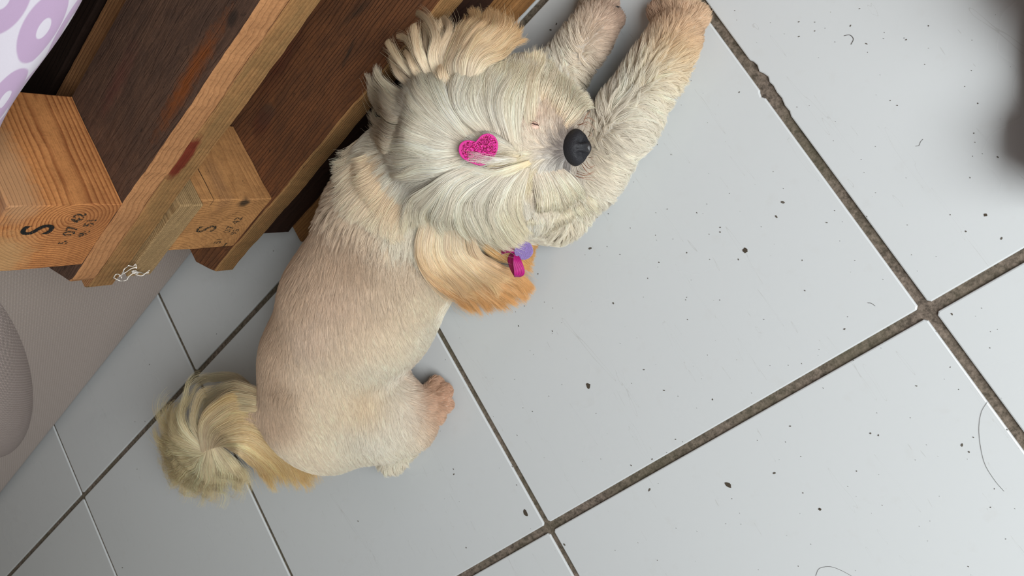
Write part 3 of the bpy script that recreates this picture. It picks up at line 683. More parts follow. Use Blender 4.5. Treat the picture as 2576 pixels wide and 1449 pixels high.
# direction of lie in space: step in the view direction, put back on the surface
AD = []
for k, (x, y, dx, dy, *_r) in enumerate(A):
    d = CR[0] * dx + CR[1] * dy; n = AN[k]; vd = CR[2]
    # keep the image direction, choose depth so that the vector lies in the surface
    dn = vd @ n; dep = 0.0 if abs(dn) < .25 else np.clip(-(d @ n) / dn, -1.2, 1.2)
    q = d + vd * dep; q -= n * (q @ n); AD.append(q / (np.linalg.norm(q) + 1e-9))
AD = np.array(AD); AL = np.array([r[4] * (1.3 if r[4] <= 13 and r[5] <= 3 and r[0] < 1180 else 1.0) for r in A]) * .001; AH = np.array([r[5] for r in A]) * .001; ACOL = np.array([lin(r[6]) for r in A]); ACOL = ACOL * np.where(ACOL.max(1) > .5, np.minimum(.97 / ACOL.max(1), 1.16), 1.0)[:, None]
def chart(p, sig=.011):
    out_d = np.empty((len(p), 3)); out_l = np.empty(len(p)); out_h = np.empty(len(p)); out_c = np.empty((len(p), 3))
    for i in range(0, len(p), 20000):
        q = p[i:i + 20000]; d2 = ((q[:, None] - AP[None]) ** 2).sum(-1); d2 = d2 - d2.min(1, keepdims=True)
        w_ = np.exp(-d2 / (2 * sig ** 2)); w_ /= w_.sum(1, keepdims=True); sc_ = np.where(np.linalg.norm(q - HC, axis=1) < .10, sig * .55, sig * 1.5)[:, None]; wc = np.exp(-d2 / (2 * sc_ ** 2)); wc /= wc.sum(1, keepdims=True)
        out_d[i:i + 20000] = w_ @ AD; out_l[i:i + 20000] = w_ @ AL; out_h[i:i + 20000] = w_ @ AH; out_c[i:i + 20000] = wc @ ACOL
    return out_d, out_l, out_h, out_c

def hair_object(name, parent, *sets, mat=None):
    """each set: pts n,k,3  rad n,k  colr n,k,3; all sets go into one curves object"""
    hc = bpy.data.hair_curves.new(name)
    hc.add_curves(sum(([p.shape[1]] * p.shape[0] for p, _, _ in sets), []))
    pos = np.concatenate([p.reshape(-1) for p, _, _ in sets]).astype(np.float32)
    rad = np.concatenate([np.broadcast_to(r, p.shape[:2]).reshape(-1) for p, r, _ in sets]).astype(np.float32)
    colr = np.concatenate([np.broadcast_to(c, p.shape).reshape(-1, 3) for p, _, c in sets])
    hc.attributes['position'].data.foreach_set('vector', pos)
    ra = hc.attributes.get('radius') or hc.attributes.new('radius', 'FLOAT', 'POINT'); ra.data.foreach_set('value', rad)
    ca = hc.attributes.new('fur_colour', 'FLOAT_COLOR', 'POINT')
    ca.data.foreach_set('color', np.concatenate([np.clip(colr, 0, 1), np.ones((len(colr), 1))], -1).astype(np.float32).ravel())
    hc.materials.append(mat or M_FUR)
    o = bpy.data.objects.new(name, hc); COL.objects.link(o); o.parent = parent
    base = Vector((0, 0, 0)); q = parent
    while q is not None: base += q.location; q = q.parent
    o.location = -base; o['kind'] = 'stuff'
    return o

# ---- skin mesh, tinted like the undercoat
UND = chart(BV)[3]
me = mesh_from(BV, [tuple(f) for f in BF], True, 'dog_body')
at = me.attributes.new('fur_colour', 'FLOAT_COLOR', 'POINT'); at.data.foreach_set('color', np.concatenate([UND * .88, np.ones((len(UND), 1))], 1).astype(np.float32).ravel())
body = obj('body', me, M_FUR, dog, (0, 0, 0))

# ---- short and medium coat
V3 = BV[BF]
tri = np.concatenate([V3[:, [0, 1, 2]], V3[:, [0, 2, 3]]])
ar = np.linalg.norm(np.cross(tri[:, 1] - tri[:, 0], tri[:, 2] - tri[:, 0]), axis=1) / 2
def scatter(n, wgt=None):
    w_ = ar * (wgt if wgt is not None else 1); k = rng.choice(len(tri), n, p=w_ / w_.sum())
    u, v = rng.random(n), rng.random(n); f = u + v > 1; u[f], v[f] = 1 - u[f], 1 - v[f]
    t = tri[k]; return t[:, 0] + u[:, None] * (t[:, 1] - t[:, 0]) + v[:, None] * (t[:, 2] - t[:, 0])
def grow(p, K, jit=.12, wave=0.0):
    """comb guide hairs over the surface along the chart"""
    d, L, H, c = chart(p); n = len(p)
    L = L * rng.uniform(.75, 1.12, n); step = L / (K - 1); out = [p.copy()]; q = p.copy(); jd = rng.normal(0, jit, (n, 3)); ph = rng.uniform(0, 6.28, n)
    for i in range(1, K):
        t = i / (K - 1); dd = d if i < 2 else chart(q)[0]
        nn = grad(q); v = dd + jd; v -= nn * (v * nn).sum(1)[:, None]; v /= np.linalg.norm(v, axis=1, keepdims=True) + 1e-9
        if wave: v = v + np.cross(nn, v) * (wave * np.sin(ph + t * 5))[:, None]
        q = q + v * step[:, None]
        h = H * t * (1.6 - .6 * t); e = h - sdf(q); q = q + nn * (e * .85)[:, None]
        q[:, 2] = np.maximum(q[:, 2], .0008); out.append(q.copy())
    return np.stack(out, 1), c
NOSE_C = P(1449, 372, .079); EYE_C = hit(1347, 317)
def coat(ng, nc, K, clump, rbase, wgt=None, jit=.12, wave=0.0, lenv=(.7, 1.05)):
    g = scatter(ng, wgt); g = g[(g[:, 2] > .004)]
    G, gc = grow(g, K, jit, wave)
    kd = KDTree(len(g))
    for i, q in enumerate(g): kd.insert(q, i)
    kd.balance()
    c = scatter(nc, wgt); c = c[(c[:, 2] > .003)]
    keep = (np.linalg.norm(c - NOSE_C, axis=1) > .0108) & (np.linalg.norm(c - EYE_C, axis=1) > .0035)
    c = c[keep]
    gi = np.array([kd.find(q)[1] for q in c])
    t = np.linspace(0, 1, K)[None, :, None]
    off = (c - g[gi])[:, None, :]
    lv = rng.uniform(*lenv, (len(c), 1, 1))
    base = G[gi]; root = base[:, :1]
    pts = root + (base - root) * lv + off * (1 - clump * t ** 1.2) + rng.normal(0, .0002, (len(c), 1, 3)) * t
    br = (rng.normal(1, .07, (len(c), 1, 1)) * (1 + rng.normal(0, .05, (len(g), 1, 1)))[gi])
    col_ = gc[gi][:, None, :] * br * (1 - (1 - np.array([.97, .94, .90])) * (1 - t) ** 1.5)  # roots tinted darker and warmer: shade within the coat put into colour
    r = rbase * (1 - .75 * t[..., 0] ** 1.6) * np.ones((len(c), 1))
    pts[..., 2] = np.maximum(pts[..., 2], .0006)
    return pts, r, col_
hd = (np.linalg.norm(tri.mean(1) - HC, axis=1) < .090); hd2 = (np.linalg.norm(tri.mean(1) - HC, axis=1) < .066)
tm = tri.mean(1)
vis = 0.35 + 0.65 * ((grad(tm) @ CR[2]) < .25)          # thinner where the coat faces the floor
lift = chart(tm)[2]; flu = np.clip((lift - .0028) / .001, 0, 1)
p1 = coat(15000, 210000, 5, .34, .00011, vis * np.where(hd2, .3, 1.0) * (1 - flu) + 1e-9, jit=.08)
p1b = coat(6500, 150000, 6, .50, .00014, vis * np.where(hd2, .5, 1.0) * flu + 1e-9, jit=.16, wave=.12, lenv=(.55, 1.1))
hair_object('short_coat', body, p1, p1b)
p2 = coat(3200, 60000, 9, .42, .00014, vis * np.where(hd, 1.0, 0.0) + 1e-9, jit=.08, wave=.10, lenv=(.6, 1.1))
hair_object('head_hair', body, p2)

# ---- long locks: sheets of hair between ordered guide lines
def gl(*pts):
    out = []
    for q in pts:
        x, y, z = q
        out.append(hit(x, y, float(z[1:]) * .001) if isinstance(z, str) else P(x, y, z))
    return out
WK = rng.normal(0, 1, (5, 3)) * 2 * np.pi / .045; WP = rng.uniform(0, 6.28, (5, 3)); WA = rng.normal(0, 1, (5, 3))
def warp(p):
    o = np.zeros_like(p)
    for j in range(5): o += np.sin((p @ WK[j])[..., None] + WP[j]) * WA[j]
    return o * .45
def sheet(guides, n, thick, c0, c1, K=16, clumps=40, clump=.7, r=.00013, spread=.0, tipcut=.3, wav=.0008, cpow=1.0, start=0.0, bend=.0028, wamp=.0012, flyk=1.0):
    """hair combed between ordered guide lines, gathered in uneven locks"""
    G = np.stack([smooth_path(g, K) for g in guides]); m = len(G)
    t = np.linspace(0, 1, K)
    clumps = int(clumps * 1.6); uc = np.sort(rng.random(clumps)); cl = rng.integers(0, clumps, n)
    cst = np.minimum(clump * rng.uniform(.3 if clump < .95 else .9, 1.15, clumps), .97)[cl]; u0 = np.clip(uc[cl] + rng.normal(0, 1.6 / clumps, n), 0, 1)
    def at_u(u):
        s_ = np.clip(u, 0, 1) * (m - 1); i = np.minimum(s_.astype(int), m - 2); f = s_ - i
        f = f.reshape(f.shape + (1,) * 2)
        return G[i] * (1 - f) + G[i + 1] * f
    own = at_u(u0); ctr = at_u(uc[cl]); w_ = (cst[:, None] * t[None] ** cpow)[..., None]
    pts = own * (1 - w_) + ctr * w_
    pts = pts + warp(pts) * (wamp * (.15 + t) ** 1)[None, :, None]
    tang = np.gradient(pts, axis=1); tang /= np.linalg.norm(tang, axis=2, keepdims=True) + 1e-9
    side = np.cross(tang, -CR[2]); side /= np.linalg.norm(side, axis=2, keepdims=True) + 1e-9; nrm = np.cross(side, tang)
    cn = rng.uniform(-1, 1, clumps)[cl] * .6 + rng.uniform(-1, 1, n) * .4
    prof = ((.35 + .65 * np.sin(np.pi * np.minimum(t * 1.1, 1) ** .8)) * (1 - .7 * t ** 3))[None, :]
    dn = cn[:, None] * thick * prof
    bd = (rng.normal(0, bend, clumps)[cl][:, None] * t[None] ** 2 + rng.normal(0, bend * .5, clumps)[cl][:, None] * np.sin(t[None] * 5 + rng.uniform(0, 6.28, clumps)[cl][:, None]) * t[None])
    ds = rng.normal(0, spread + 1e-6, (n, 1)) * prof + wav * np.sin(t[None] * rng.uniform(4, 8, clumps)[cl][:, None] + rng.uniform(0, 6.28, clumps)[cl][:, None]) * t[None]
    fly = flyk * ((rng.random((n, 1)) < .08) * rng.normal(0, .0045, (n, 1)) + rng.normal(0, .0012, (n, 1))) * t[None] ** 1.3
    pts = pts + nrm * (dn + fly * .5)[..., None] + side * (ds + fly + bd)[..., None]
    lf = 1 - tipcut * rng.random(n) ** 1.2 - (tipcut * .55 * rng.random(clumps))[cl]
    s0 = start * rng.random(n) ** 1.3
    s_ = np.clip((s0[:, None] + (lf - s0)[:, None] * t[None]) * (K - 1), 0, K - 1.001); i = s_.astype(int); f = (s_ - i)[..., None]; ii = np.arange(n)[:, None]
    pts = pts[ii, i] * (1 - f) + pts[ii, np.minimum(i + 1, K - 1)] * f
    if start: pts = pts - nrm[ii, i] * (np.minimum(s0, .15)[:, None] * .012 * (1 - t[None]) ** 2)[..., None]
    pts[..., 2] = np.maximum(pts[..., 2], .001 + .002 * rng.random((n, 1)))
    ca, cb = [c * min(.97 / c.max(), 1.2) for c in (lin(c0), lin(c1))]; tt = t[None, :, None] ** .9
    br = rng.normal(1, .10, (n, 1, 1)) * (1 + .05 * rng.normal(0, 1, clumps))[cl][:, None, None]
    colr = (ca * (1 - tt) + cb * tt) * br * (1 - (1 - np.array([.93, .87, .80])) * np.maximum(0, 1 - t[None, :, None] * 3) ** 1.2)  # painted shade: lock roots darkened towards tan for depth under upper layers
    rr = r * (1 - .75 * t[None] ** 2) * np.ones((n, 1))
    return pts, rr, colr

PALE2 = (247, 242, 230); CR2 = (243, 234, 217)
# crown and brow: long combed hair over the skull
S = []
S.append(sheet([gl((1190, 335, 's3'), (1140, 270, 's6'), (1115, 210, 's7'), (1105, 150, 's6')), gl((1170, 345, 's3'), (1100, 280, 's7'), (1040, 235, 's9'), (1000, 190, 's8')),
                gl((1160, 360, 's3'), (1080, 320, 's7'), (1010, 290, 's9'), (960, 245, 's8')), gl((1160, 375, 's3'), (1080, 355, 's7'), (1010, 340, 's9'), (945, 320, 's7')),
                gl((1160, 395, 's3'), (1080, 400, 's7'), (1010, 400, 's9'), (955, 385, 's7')), gl((1170, 412, 's3'), (1090, 440, 's7'), (1030, 455, 's8'), (980, 462, 's6'))], 7000, .0025, PALE2, CR2, clumps=60, spread=.0009, start=.45))
S.append(sheet([gl((1170, 412, 's3'), (1100, 450, 's7'), (1040, 500, 's9'), (1005, 560, 's8'), (1000, 600, 's6')), gl((1195, 420, 's3'), (1120, 465, 's7'), (1070, 530, 's9'), (1060, 590, 's9')),
                gl((1220, 425, 's3'), (1140, 475, 's7'), (1108, 545, 's10'), (1140, 605, 's11'), (1180, 630, 's10')), gl((1250, 420, 's3'), (1170, 475, 's7'), (1150, 545, 's10'), (1200, 610, 's11'), (1255, 636, 's10')),
                gl((1280, 418, 's3'), (1215, 480, 's7'), (1200, 550, 's10'), (1245, 605, 's10'), (1295, 628, 's9')), gl((1310, 420, 's3'), (1265, 475, 's7'), (1255, 540, 's9'), (1290, 595, 's8'), (1322, 606, 's7')),
                gl((1332, 422, 's3'), (1312, 475, 's6'), (1312, 535, 's8'), (1340, 590, 's6'))], 13000, .003, PALE2, (236, 224, 200), clumps=80, spread=.0010, K=18, wav=.0014, start=.45))
S.append(sheet([gl((1200, 335, 's3'), (1140, 275, 's7'), (1135, 205, 's9'), (1165, 150, 's8')), gl((1215, 328, 's3'), (1175, 260, 's7'), (1180, 190, 's9'), (1225, 140, 's8')),
                gl((1245, 330, 's3'), (1225, 260, 's7'), (1235, 190, 's9'), (1270, 135, 's8')), gl((1285, 360, 's3'), (1270, 280, 's6'), (1285, 205, 's8'), (1320, 150, 's7')),
                gl((1312, 395, 's2'), (1308, 290, 's5'), (1320, 200, 's7'), (1350, 135, 's7'))], 8500, .0026, PALE2, (234, 222, 198), clumps=60, spread=.0009, wav=.0012, start=.5))
S.append(sheet([gl((1330, 405, 's3'), (1285, 425, 's7'), (1230, 432, 's7'), (1165, 418, 's7'), (1110, 425, 's6')), gl((1335, 412, 's3'), (1285, 440, 's7'), (1225, 445, 's7'), (1165, 438, 's7'), (1105, 448, 's6'))], 900, .001, (240, 228, 200), PALE2, clumps=20, spread=.0007))
S.append(sheet([gl((1300, 400, 's4'), (1262, 396, 's15'), (1225, 398, 's18'), (1180, 396, 's17'), (1140, 404, 's8')), gl((1300, 405, 's4'), (1262, 414, 's15'), (1218, 418, 's17'), (1170, 408, 's16'), (1130, 415, 's8'))], 42, .0006, PALE2, PALE2, clumps=30, spread=.0012, wav=.0006, clump=.3))
# back of the head, tufts standing out over the neck
S.append(sheet([gl((1070, 260, 's2'), (1000, 225, 's10'), (955, 190, .125), (945, 150, .12)), gl((1060, 285, 's2'), (985, 270, 's9'), (940, 225, .115), (931, 180, .11)), gl((1050, 310, 's2'), (985, 305, 's8'), (945, 270, .10), (932, 225, .10)),
                gl((1040, 340, 's2'), (985, 342, 's7'), (950, 328, 's9'), (928, 298, .098)), gl((1030, 370, 's2'), (985, 380, 's7'), (955, 372, 's9'), (935, 348, .095))], 5200, .004, CR2, (226, 212, 190), clumps=34, spread=.0008, tipcut=.4))
# heavier separate locks lying on top
def locks(gs, n, cl, c0=(250, 246, 236), c1=(244, 234, 214), **k):
    S.append(sheet(gs, n, .0048, c0, c1, clumps=cl, spread=.0007, start=k.pop('start', .35), clump=.95, cpow=k.pop('cpow', .8), bend=.0042, wamp=.0018, wav=.0016, tipcut=.45, K=18, **k))
locks([gl((1180, 340, 's5'), (1135, 275, 's9'), (1110, 215, 's10'), (1098, 160, 's9')), gl((1165, 352, 's5'), (1095, 290, 's10'), (1045, 240, 's12'), (1005, 185, 's12')), gl((1160, 372, 's5'), (1080, 345, 's10'), (1010, 325, 's12'), (950, 290, 's11')),
       gl((1160, 392, 's5'), (1080, 400, 's10'), (1010, 398, 's12'), (960, 375, 's10')), gl((1170, 412, 's5'), (1090, 440, 's10'), (1030, 458, 's11'), (975, 470, 's9'))], 5200, 15)
locks([gl((1175, 418, 's5'), (1100, 455, 's9'), (1045, 505, 's11'), (1020, 575, 's10')), gl((1200, 424, 's5'), (1125, 470, 's10'), (1080, 535, 's12'), (1085, 605, 's11')), gl((1225, 428, 's5'), (1145, 478, 's10'), (1115, 548, 's13'), (1160, 612, 's12')),
       gl((1255, 426, 's5'), (1180, 480, 's10'), (1158, 548, 's13'), (1215, 612, 's12')), gl((1285, 424, 's5'), (1222, 485, 's10'), (1212, 550, 's12'), (1262, 605, 's11')), gl((1318, 424, 's5'), (1280, 480, 's9'), (1275, 545, 's11'), (1310, 595, 's9'))], 8200, 22, start=.3)
locks([gl((1200, 332, 's5'), (1142, 275, 's10'), (1132, 205, 's11'), (1160, 150, 's10')), gl((1218, 330, 's5'), (1172, 265, 's10'), (1175, 195, 's11'), (1215, 145, 's10')), gl((1245, 335, 's5'), (1222, 262, 's9'), (1232, 195, 's11'), (1262, 140, 's9')), gl((1285, 360, 's5'), (1268, 280, 's8'), (1282, 208, 's10'), (1312, 155, 's8'))], 4600, 14)
# cheek, moustache and beard fringes
S.append(sheet([gl((1345, 250, 's1'), (1350, 200, 's6'), (1362, 150, .075), (1368, 125, .068)), gl((1375, 260, 's1'), (1385, 215, 's6'), (1398, 175, .066), (1405, 160, .060)), gl((1400, 290, 's1'), (1415, 245, 's6'), (1430, 205, .058), (1440, 185, .052)),
                gl((1415, 310, 's1'), (1440, 265, 's5'), (1462, 235, .055), (1474, 222, .050)), gl((1425, 325, 's1'), (1460, 290, 's4'), (1488, 268, .055), (1500, 258, .052))], 5200, .003, (236, 222, 202), (238, 228, 208), clumps=44, spread=.0014, start=.8, clump=.5, bend=.003, K=12, tipcut=.5))
S.append(sheet([gl((1330, 430, 's1'), (1345, 490, 's6'), (1350, 540, 's5'), (1352, 580, .030)), gl((1365, 430, 's1'), (1385, 480, 's6'), (1395, 530, 's5'), (1396, 570, .020)), gl((1395, 430, 's1'), (1420, 475, 's6'), (1440, 515, 's5'), (1455, 545, .018)),
                gl((1415, 425, 's1'), (1445, 460, 's5'), (1475, 490, 's4'), (1495, 510, .020))], 4600, .003, (240, 232, 222), (238, 226, 200), clumps=34, spread=.0014, start=.8, clump=.5, bend=.003, K=12, tipcut=.55))
S.append(sheet([gl((1330, 335, 's0'), (1322, 270, 's5'), (1330, 200, 's7'), (1335, 150, 's6'), (1332, 112, .088)), gl((1350, 300, 's0'), (1346, 250, 's5'), (1350, 195, 's6'), (1360, 150, .082), (1362, 122, .076))], 2600, .0026, CR2, (236, 220, 194), clumps=26, spread=.0014, start=.8, clump=.5, bend=.003, tipcut=.4))
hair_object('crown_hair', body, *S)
# neck ruff
S = [sheet([gl((905, 350, 's0'), (870, 380, 's6'), (842, 410, 's8')), gl((905, 400, 's0'), (860, 440, 's6'), (828, 462, 's9')), gl((915, 450, 's0'), (868, 505, 's6'), (838, 535, 's9')), gl((945, 480, 's0'), (900, 545, 's6'), (882, 578, 's9')),
            gl((985, 500, 's0'), (955, 575, 's6'), (955, 604, 's9')), gl((1030, 520, 's0'), (1010, 590, 's6'), (1030, 625, 's9'))], 7500, .004, (226, 206, 178), (242, 228, 206), clumps=60, spread=.001, K=10, tipcut=.5),
     sheet([gl((940, 380, 's0'), (900, 400, 's6'), (868, 420, 's7')), gl((960, 430, 's0'), (915, 475, 's6'), (890, 500, 's7')), gl((990, 470, 's0'), (950, 520, 's6'), (940, 545, 's7')), gl((1030, 500, 's0'), (1000, 555, 's6'), (1000, 580, 's7'))], 4200, .003, (222, 200, 170), (236, 218, 192), clumps=44, spread=.001, K=10, tipcut=.5),
     sheet([gl((1330, 540, 's0'), (1335, 570, 's5'), (1345, 600, .03)), gl((1390, 540, 's0'), (1392, 565, 's4'), (1398, 585, .012)), gl((1440, 520, 's0'), (1450, 545, 's4'), (1462, 560, .010)), gl((1480, 490, 's0'), (1500, 515, 's4'), (1516, 530, .010))], 3800, .003, CR2, (240, 228, 204), clumps=40, spread=.001, K=9, tipcut=.5)]
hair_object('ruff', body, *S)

# ears: a thin flap of skin carrying long hair
def flap(pts_px, th, name):
    g = [np.array(q) for q in pts_px]; n = 14; vs, fs = [], []
    path = smooth_path(g, n); 
    for i, p in enumerate(path):
        t = i / (n - 1); tan = path[min(i + 1, n - 1)] - path[max(i - 1, 0)]; tan /= np.linalg.norm(tan)
        side = np.cross(tan, -CR[2]); side /= np.linalg.norm(side); nr = np.cross(side, tan); w_ = th * (math.sin(math.pi * min(.98, .12 + t * .86)) ** .6)
        for k in range(12):
            a = 2 * math.pi * k / 12; vs.append(p + side * w_ * math.cos(a) + nr * .0018 * math.sin(a))
    for i in range(n - 1):
        for k in range(12): fs.append((i * 12 + k, i * 12 + (k + 1) % 12, (i + 1) * 12 + (k + 1) % 12, (i + 1) * 12 + k))
    fs.append(tuple(range(12))[::-1]); fs.append(tuple(range((n - 1) * 12, n * 12)))
    return mesh_from(vs, fs, True)
M_SKIN = mat_plain('ear_skin', (196, 158, 128), .7, .3)
ear1 = obj('ear', flap([P(1110, 570, .090), P(1140, 620, .078), P(1200, 670, .055), P(1245, 700, .040)], .017, 'ear'), M_SKIN, dog)
ear2 = obj('ear', flap([P(1150, 200, .112), P(1165, 150, .110), P(1190, 110, .098), P(1215, 85, .085)], .015, 'ear'), M_SKIN, dog)
EA, EB = (244, 232, 212), (224, 178, 120)
S = [sheet([gl((1075, 520, 's1'), (1048, 610, 's9'), (1066, 685, 's9'), (1118, 732, 's8'), (1168, 774, .030), (1198, 798, .014)), gl((1105, 520, 's1'), (1084, 625, 's11'), (1122, 695, 's10'), (1190, 745, .045), (1240, 792, .014)),
            gl((1130, 530, 's1'), (1120, 630, 's10'), (1180, 700, .060), (1250, 745, .032), (1300, 782, .010)), gl((1155, 540, 's1'), (1165, 635, 's9'), (1230, 695, .058), (1295, 730, .030), (1334, 752, .010)),
            gl((1185, 550, 's1'), (1205, 635, .090), (1265, 675, .055), (1315, 700, .030), (1345, 720, .012))], 15000, .0035, EA, EB, clumps=75, spread=.0007, K=20, tipcut=.3, wav=.0014, clump=.75),
     sheet([gl((1190, 600, .090), (1240, 640, .062), (1290, 665, .040), (1338, 700, .016)), gl((1240, 600, .080), (1285, 625, .055), (1320, 645, .036), (1344, 665, .014)), gl((1290, 590, .065), (1320, 600, .045), (1342, 615, .028), (1352, 630, .014)), gl((1310, 575, .060), (1335, 580, .045), (1350, 595, .028), (1356, 606, .016))], 6500, .004, (234, 202, 152), (228, 184, 124), clumps=46, spread=.0009, tipcut=.3),
     sheet([gl((1085, 515, 's1'), (1054, 600, 's12'), (1064, 670, 's14'), (1105, 720, 's13'), (1150, 762, .050)), gl((1115, 520, 's1'), (1095, 625, 's14'), (1130, 688, 's15'), (1175, 730, .066), (1222, 768, .035)), gl((1150, 530, 's1'), (1140, 630, 's15'), (1180, 680, .088), (1220, 720, .060), (1262, 762, .030)), gl((1180, 545, 's1'), (1180, 620, 's12'), (1225, 672, .080), (1262, 695, .060), (1295, 710, .045))], 6500, .003, (246, 238, 222), (230, 198, 154), clumps=24, spread=.0012, K=18, tipcut=.5, wav=.002, clump=.95, bend=.0035)]
hair_object('ear_hair', ear1, *S)
S = [sheet([gl((1130, 225, .120), (1120, 150, .124), (1150, 85, .112), (1172, 45, .098), (1158, 16, .085)), gl((1150, 215, .126), (1150, 140, .126), (1190, 80, .112), (1214, 45, .098), (1206, 10, .085)),
            gl((1170, 205, .128), (1180, 140, .124), (1225, 85, .108), (1248, 55, .095), (1236, 20, .085)), gl((1190, 200, .126), (1210, 145, .118), (1255, 90, .10), (1280, 62, .088), (1270, 42, .080)),
            gl((1200, 195, .122), (1230, 150, .112), (1275, 105, .092), (1296, 85, .078), (1292, 64, .070)), gl((1210, 190, .118), (1245, 160, .105), (1285, 130, .088), (1312, 112, .075), (1325, 105, .07))], 15000, .004, (246, 234, 212), (230, 198, 156), clumps=64, spread=.0008, K=18, tipcut=.35, wav=.0014, clump=.8),
     sheet([gl((1140, 215, .128), (1128, 160, .130), (1150, 105, .122), (1185, 60, .108)), gl((1165, 205, .130), (1170, 150, .130), (1205, 105, .118), (1245, 70, .10)), gl((1185, 200, .130), (1205, 155, .124), (1245, 120, .108), (1285, 95, .088)), gl((1200, 195, .126), (1230, 165, .118), (1270, 140, .10), (1305, 125, .082))], 5000, .003, (248, 240, 224), (236, 208, 170), clumps=30, spread=.001, tipcut=.4, wav=.0016)]
for g, n_ in (([(1075, 225, .118), (1020, 165, .126), (985, 120, .122), (966, 88, .116)], 1000), ([(1085, 225, .120), (1055, 150, .126), (1025, 100, .120), (978, 88, .112)], 800), ([(1105, 225, .122), (1060, 145, .132), (1042, 85, .128), (1036, 52, .122)], 1100),
              ([(1125, 225, .122), (1090, 150, .130), (1096, 90, .122), (1070, 42, .108), (1015, 18, .095)], 1300), ([(1120, 225, .122), (1080, 140, .116), (1070, 80, .108), (1045, 40, .10)], 700), ([(1130, 220, .122), (1100, 130, .118), (1110, 70, .108), (1122, 42, .10)], 900), ([(1140, 220, .124), (1112, 130, .122), (1130, 70, .112), (1115, 40, .10)], 600),
              ([(1095, 235, .122), (1050, 180, .130), (1030, 140, .128), (1000, 112, .12)], 800), ([(1140, 235, .128), (1112, 190, .136), (1100, 160, .134)], 500), ([(1065, 240, .12), (1010, 190, .124), (990, 150, .118), (975, 125, .112)], 900)):
    a = [np.array(q) for q in gl(*g)]; sd = CR[0] * .0034
    S.append(sheet([[q - sd * (1 - .2 * i) for i, q in enumerate(a)], a, [q + sd * (1 - .2 * i) for i, q in enumerate(a)]], n_ * 2, .0022, (246, 236, 218), (226, 202, 170), clumps=1, spread=.0006, K=16, tipcut=.45, wav=.0004, clump=.97, cpow=1.3, bend=.0006, wamp=.0005))
hair_object('ear_hair', ear2, *S)
# tail plume, curled over the rump
vs, fs = tube(smooth_path([P(770, 1010, .085), P(700, 1020, .105), P(640, 1040, .112), P(600, 1070, .100), P(560, 1105, .080)], 16), .010, 12, lambda t: 1 - .6 * t)
tail = obj('tail', mesh_from(vs, fs, True), mat_plain('tail_underfur', (222, 200, 166), .9, .1), dog)
TP, TA = (252, 240, 212), (232, 198, 142)
S = [sheet([gl((510, 1136, .094), (508, 1062, .124), (556, 1005, .124), (625, 1000, .114), (690, 1045, .104), (745, 1115, .085)), gl((520, 1131, .095), (532, 1067, .126), (610, 1025, .122), (710, 1065, .105), (785, 1150, .070), (815, 1200, .040)),
            gl((530, 1127, .096), (556, 1080, .124), (640, 1065, .116), (730, 1115, .090), (790, 1180, .050), (812, 1222, .024)), gl((540, 1123, .096), (582, 1098, .118), (655, 1105, .104), (725, 1160, .070), (760, 1215, .034), (772, 1245, .016)),
            gl((550, 1120, .094), (600, 1115, .112), (655, 1145, .090), (700, 1195, .050), (722, 1245, .016)), gl((560, 1118, .090), (602, 1135, .100), (640, 1170, .075), (668, 1215, .035), (690, 1252, .014))], 15000, .005, (246, 232, 206), (238, 206, 150), clumps=70, spread=.0014, K=20, tipcut=.5, wav=.0022, bend=.006, flyk=1.8),
     sheet([gl((528, 1130, .094), (490, 1060, .118), (510, 990, .110), (570, 955, .095), (615, 945, .085)), gl((522, 1133, .093), (462, 1075, .108), (455, 1020, .095), (490, 975, .080), (530, 955, .07)), gl((518, 1136, .092), (448, 1098, .098), (420, 1050, .075), (425, 1000, .055)),
            gl((515, 1138, .091), (445, 1120, .090), (405, 1090, .060), (398, 1040, .04)), gl((513, 1140, .090), (448, 1145, .082), (403, 1135, .052), (386, 1095, .03)), gl((513, 1141, .088), (455, 1168, .075), (412, 1172, .044), (392, 1150, .024)), gl((514, 1141, .086), (468, 1190, .068), (428, 1205, .036), (410, 1195, .018))], 8000, .006, TP, (250, 228, 182), clumps=50, spread=.0018, K=18, tipcut=.75, wav=.003, clump=.8, bend=.010, wamp=.003, flyk=2.6),
     sheet([gl((514, 1140, .088), (482, 1188, .068), (448, 1218, .034), (434, 1245, .014)), gl((520, 1136, .089), (502, 1200, .066), (486, 1240, .030), (488, 1268, .012)), gl((527, 1132, .090), (525, 1200, .068), (515, 1245, .030), (512, 1285, .010)), gl((534, 1128, .090), (556, 1195, .070), (566, 1235, .034), (560, 1265, .012)),
            gl((541, 1125, .090), (580, 1180, .074), (602, 1215, .040), (606, 1245, .016)), gl((548, 1122, .089), (595, 1165, .080), (628, 1200, .048), (640, 1235, .02))], 6500, .006, TP, (250, 230, 188), clumps=40, spread=.002, K=16, tipcut=.75, wav=.003, clump=.85, bend=.010, wamp=.003, flyk=2.6),
     sheet([gl((690, 1010, .105), (640, 975, .112), (570, 965, .105), (520, 1000, .095), (495, 1060, .09)), gl((700, 1030, .108), (640, 1000, .118), (575, 1000, .116), (525, 1040, .110), (508, 1090, .106)), gl((700, 1050, .108), (640, 1030, .122), (585, 1035, .122), (545, 1070, .118), (530, 1110, .112))], 4200, .004, (226, 204, 168), (236, 224, 196), clumps=30, spread=.0014, K=16, tipcut=.3, wav=.002, clump=.8),
     sheet([gl((640, 1000, .10), (600, 960, .09), (520, 955, .075), (450, 1000, .05)), gl((640, 990, .095), (590, 950, .08), (520, 945, .06), (460, 975, .035))], 900, .006, (224, 206, 172), TP, clumps=14, spread=.002, K=14, tipcut=.4)]
hair_object('tail_hair', tail, *S)

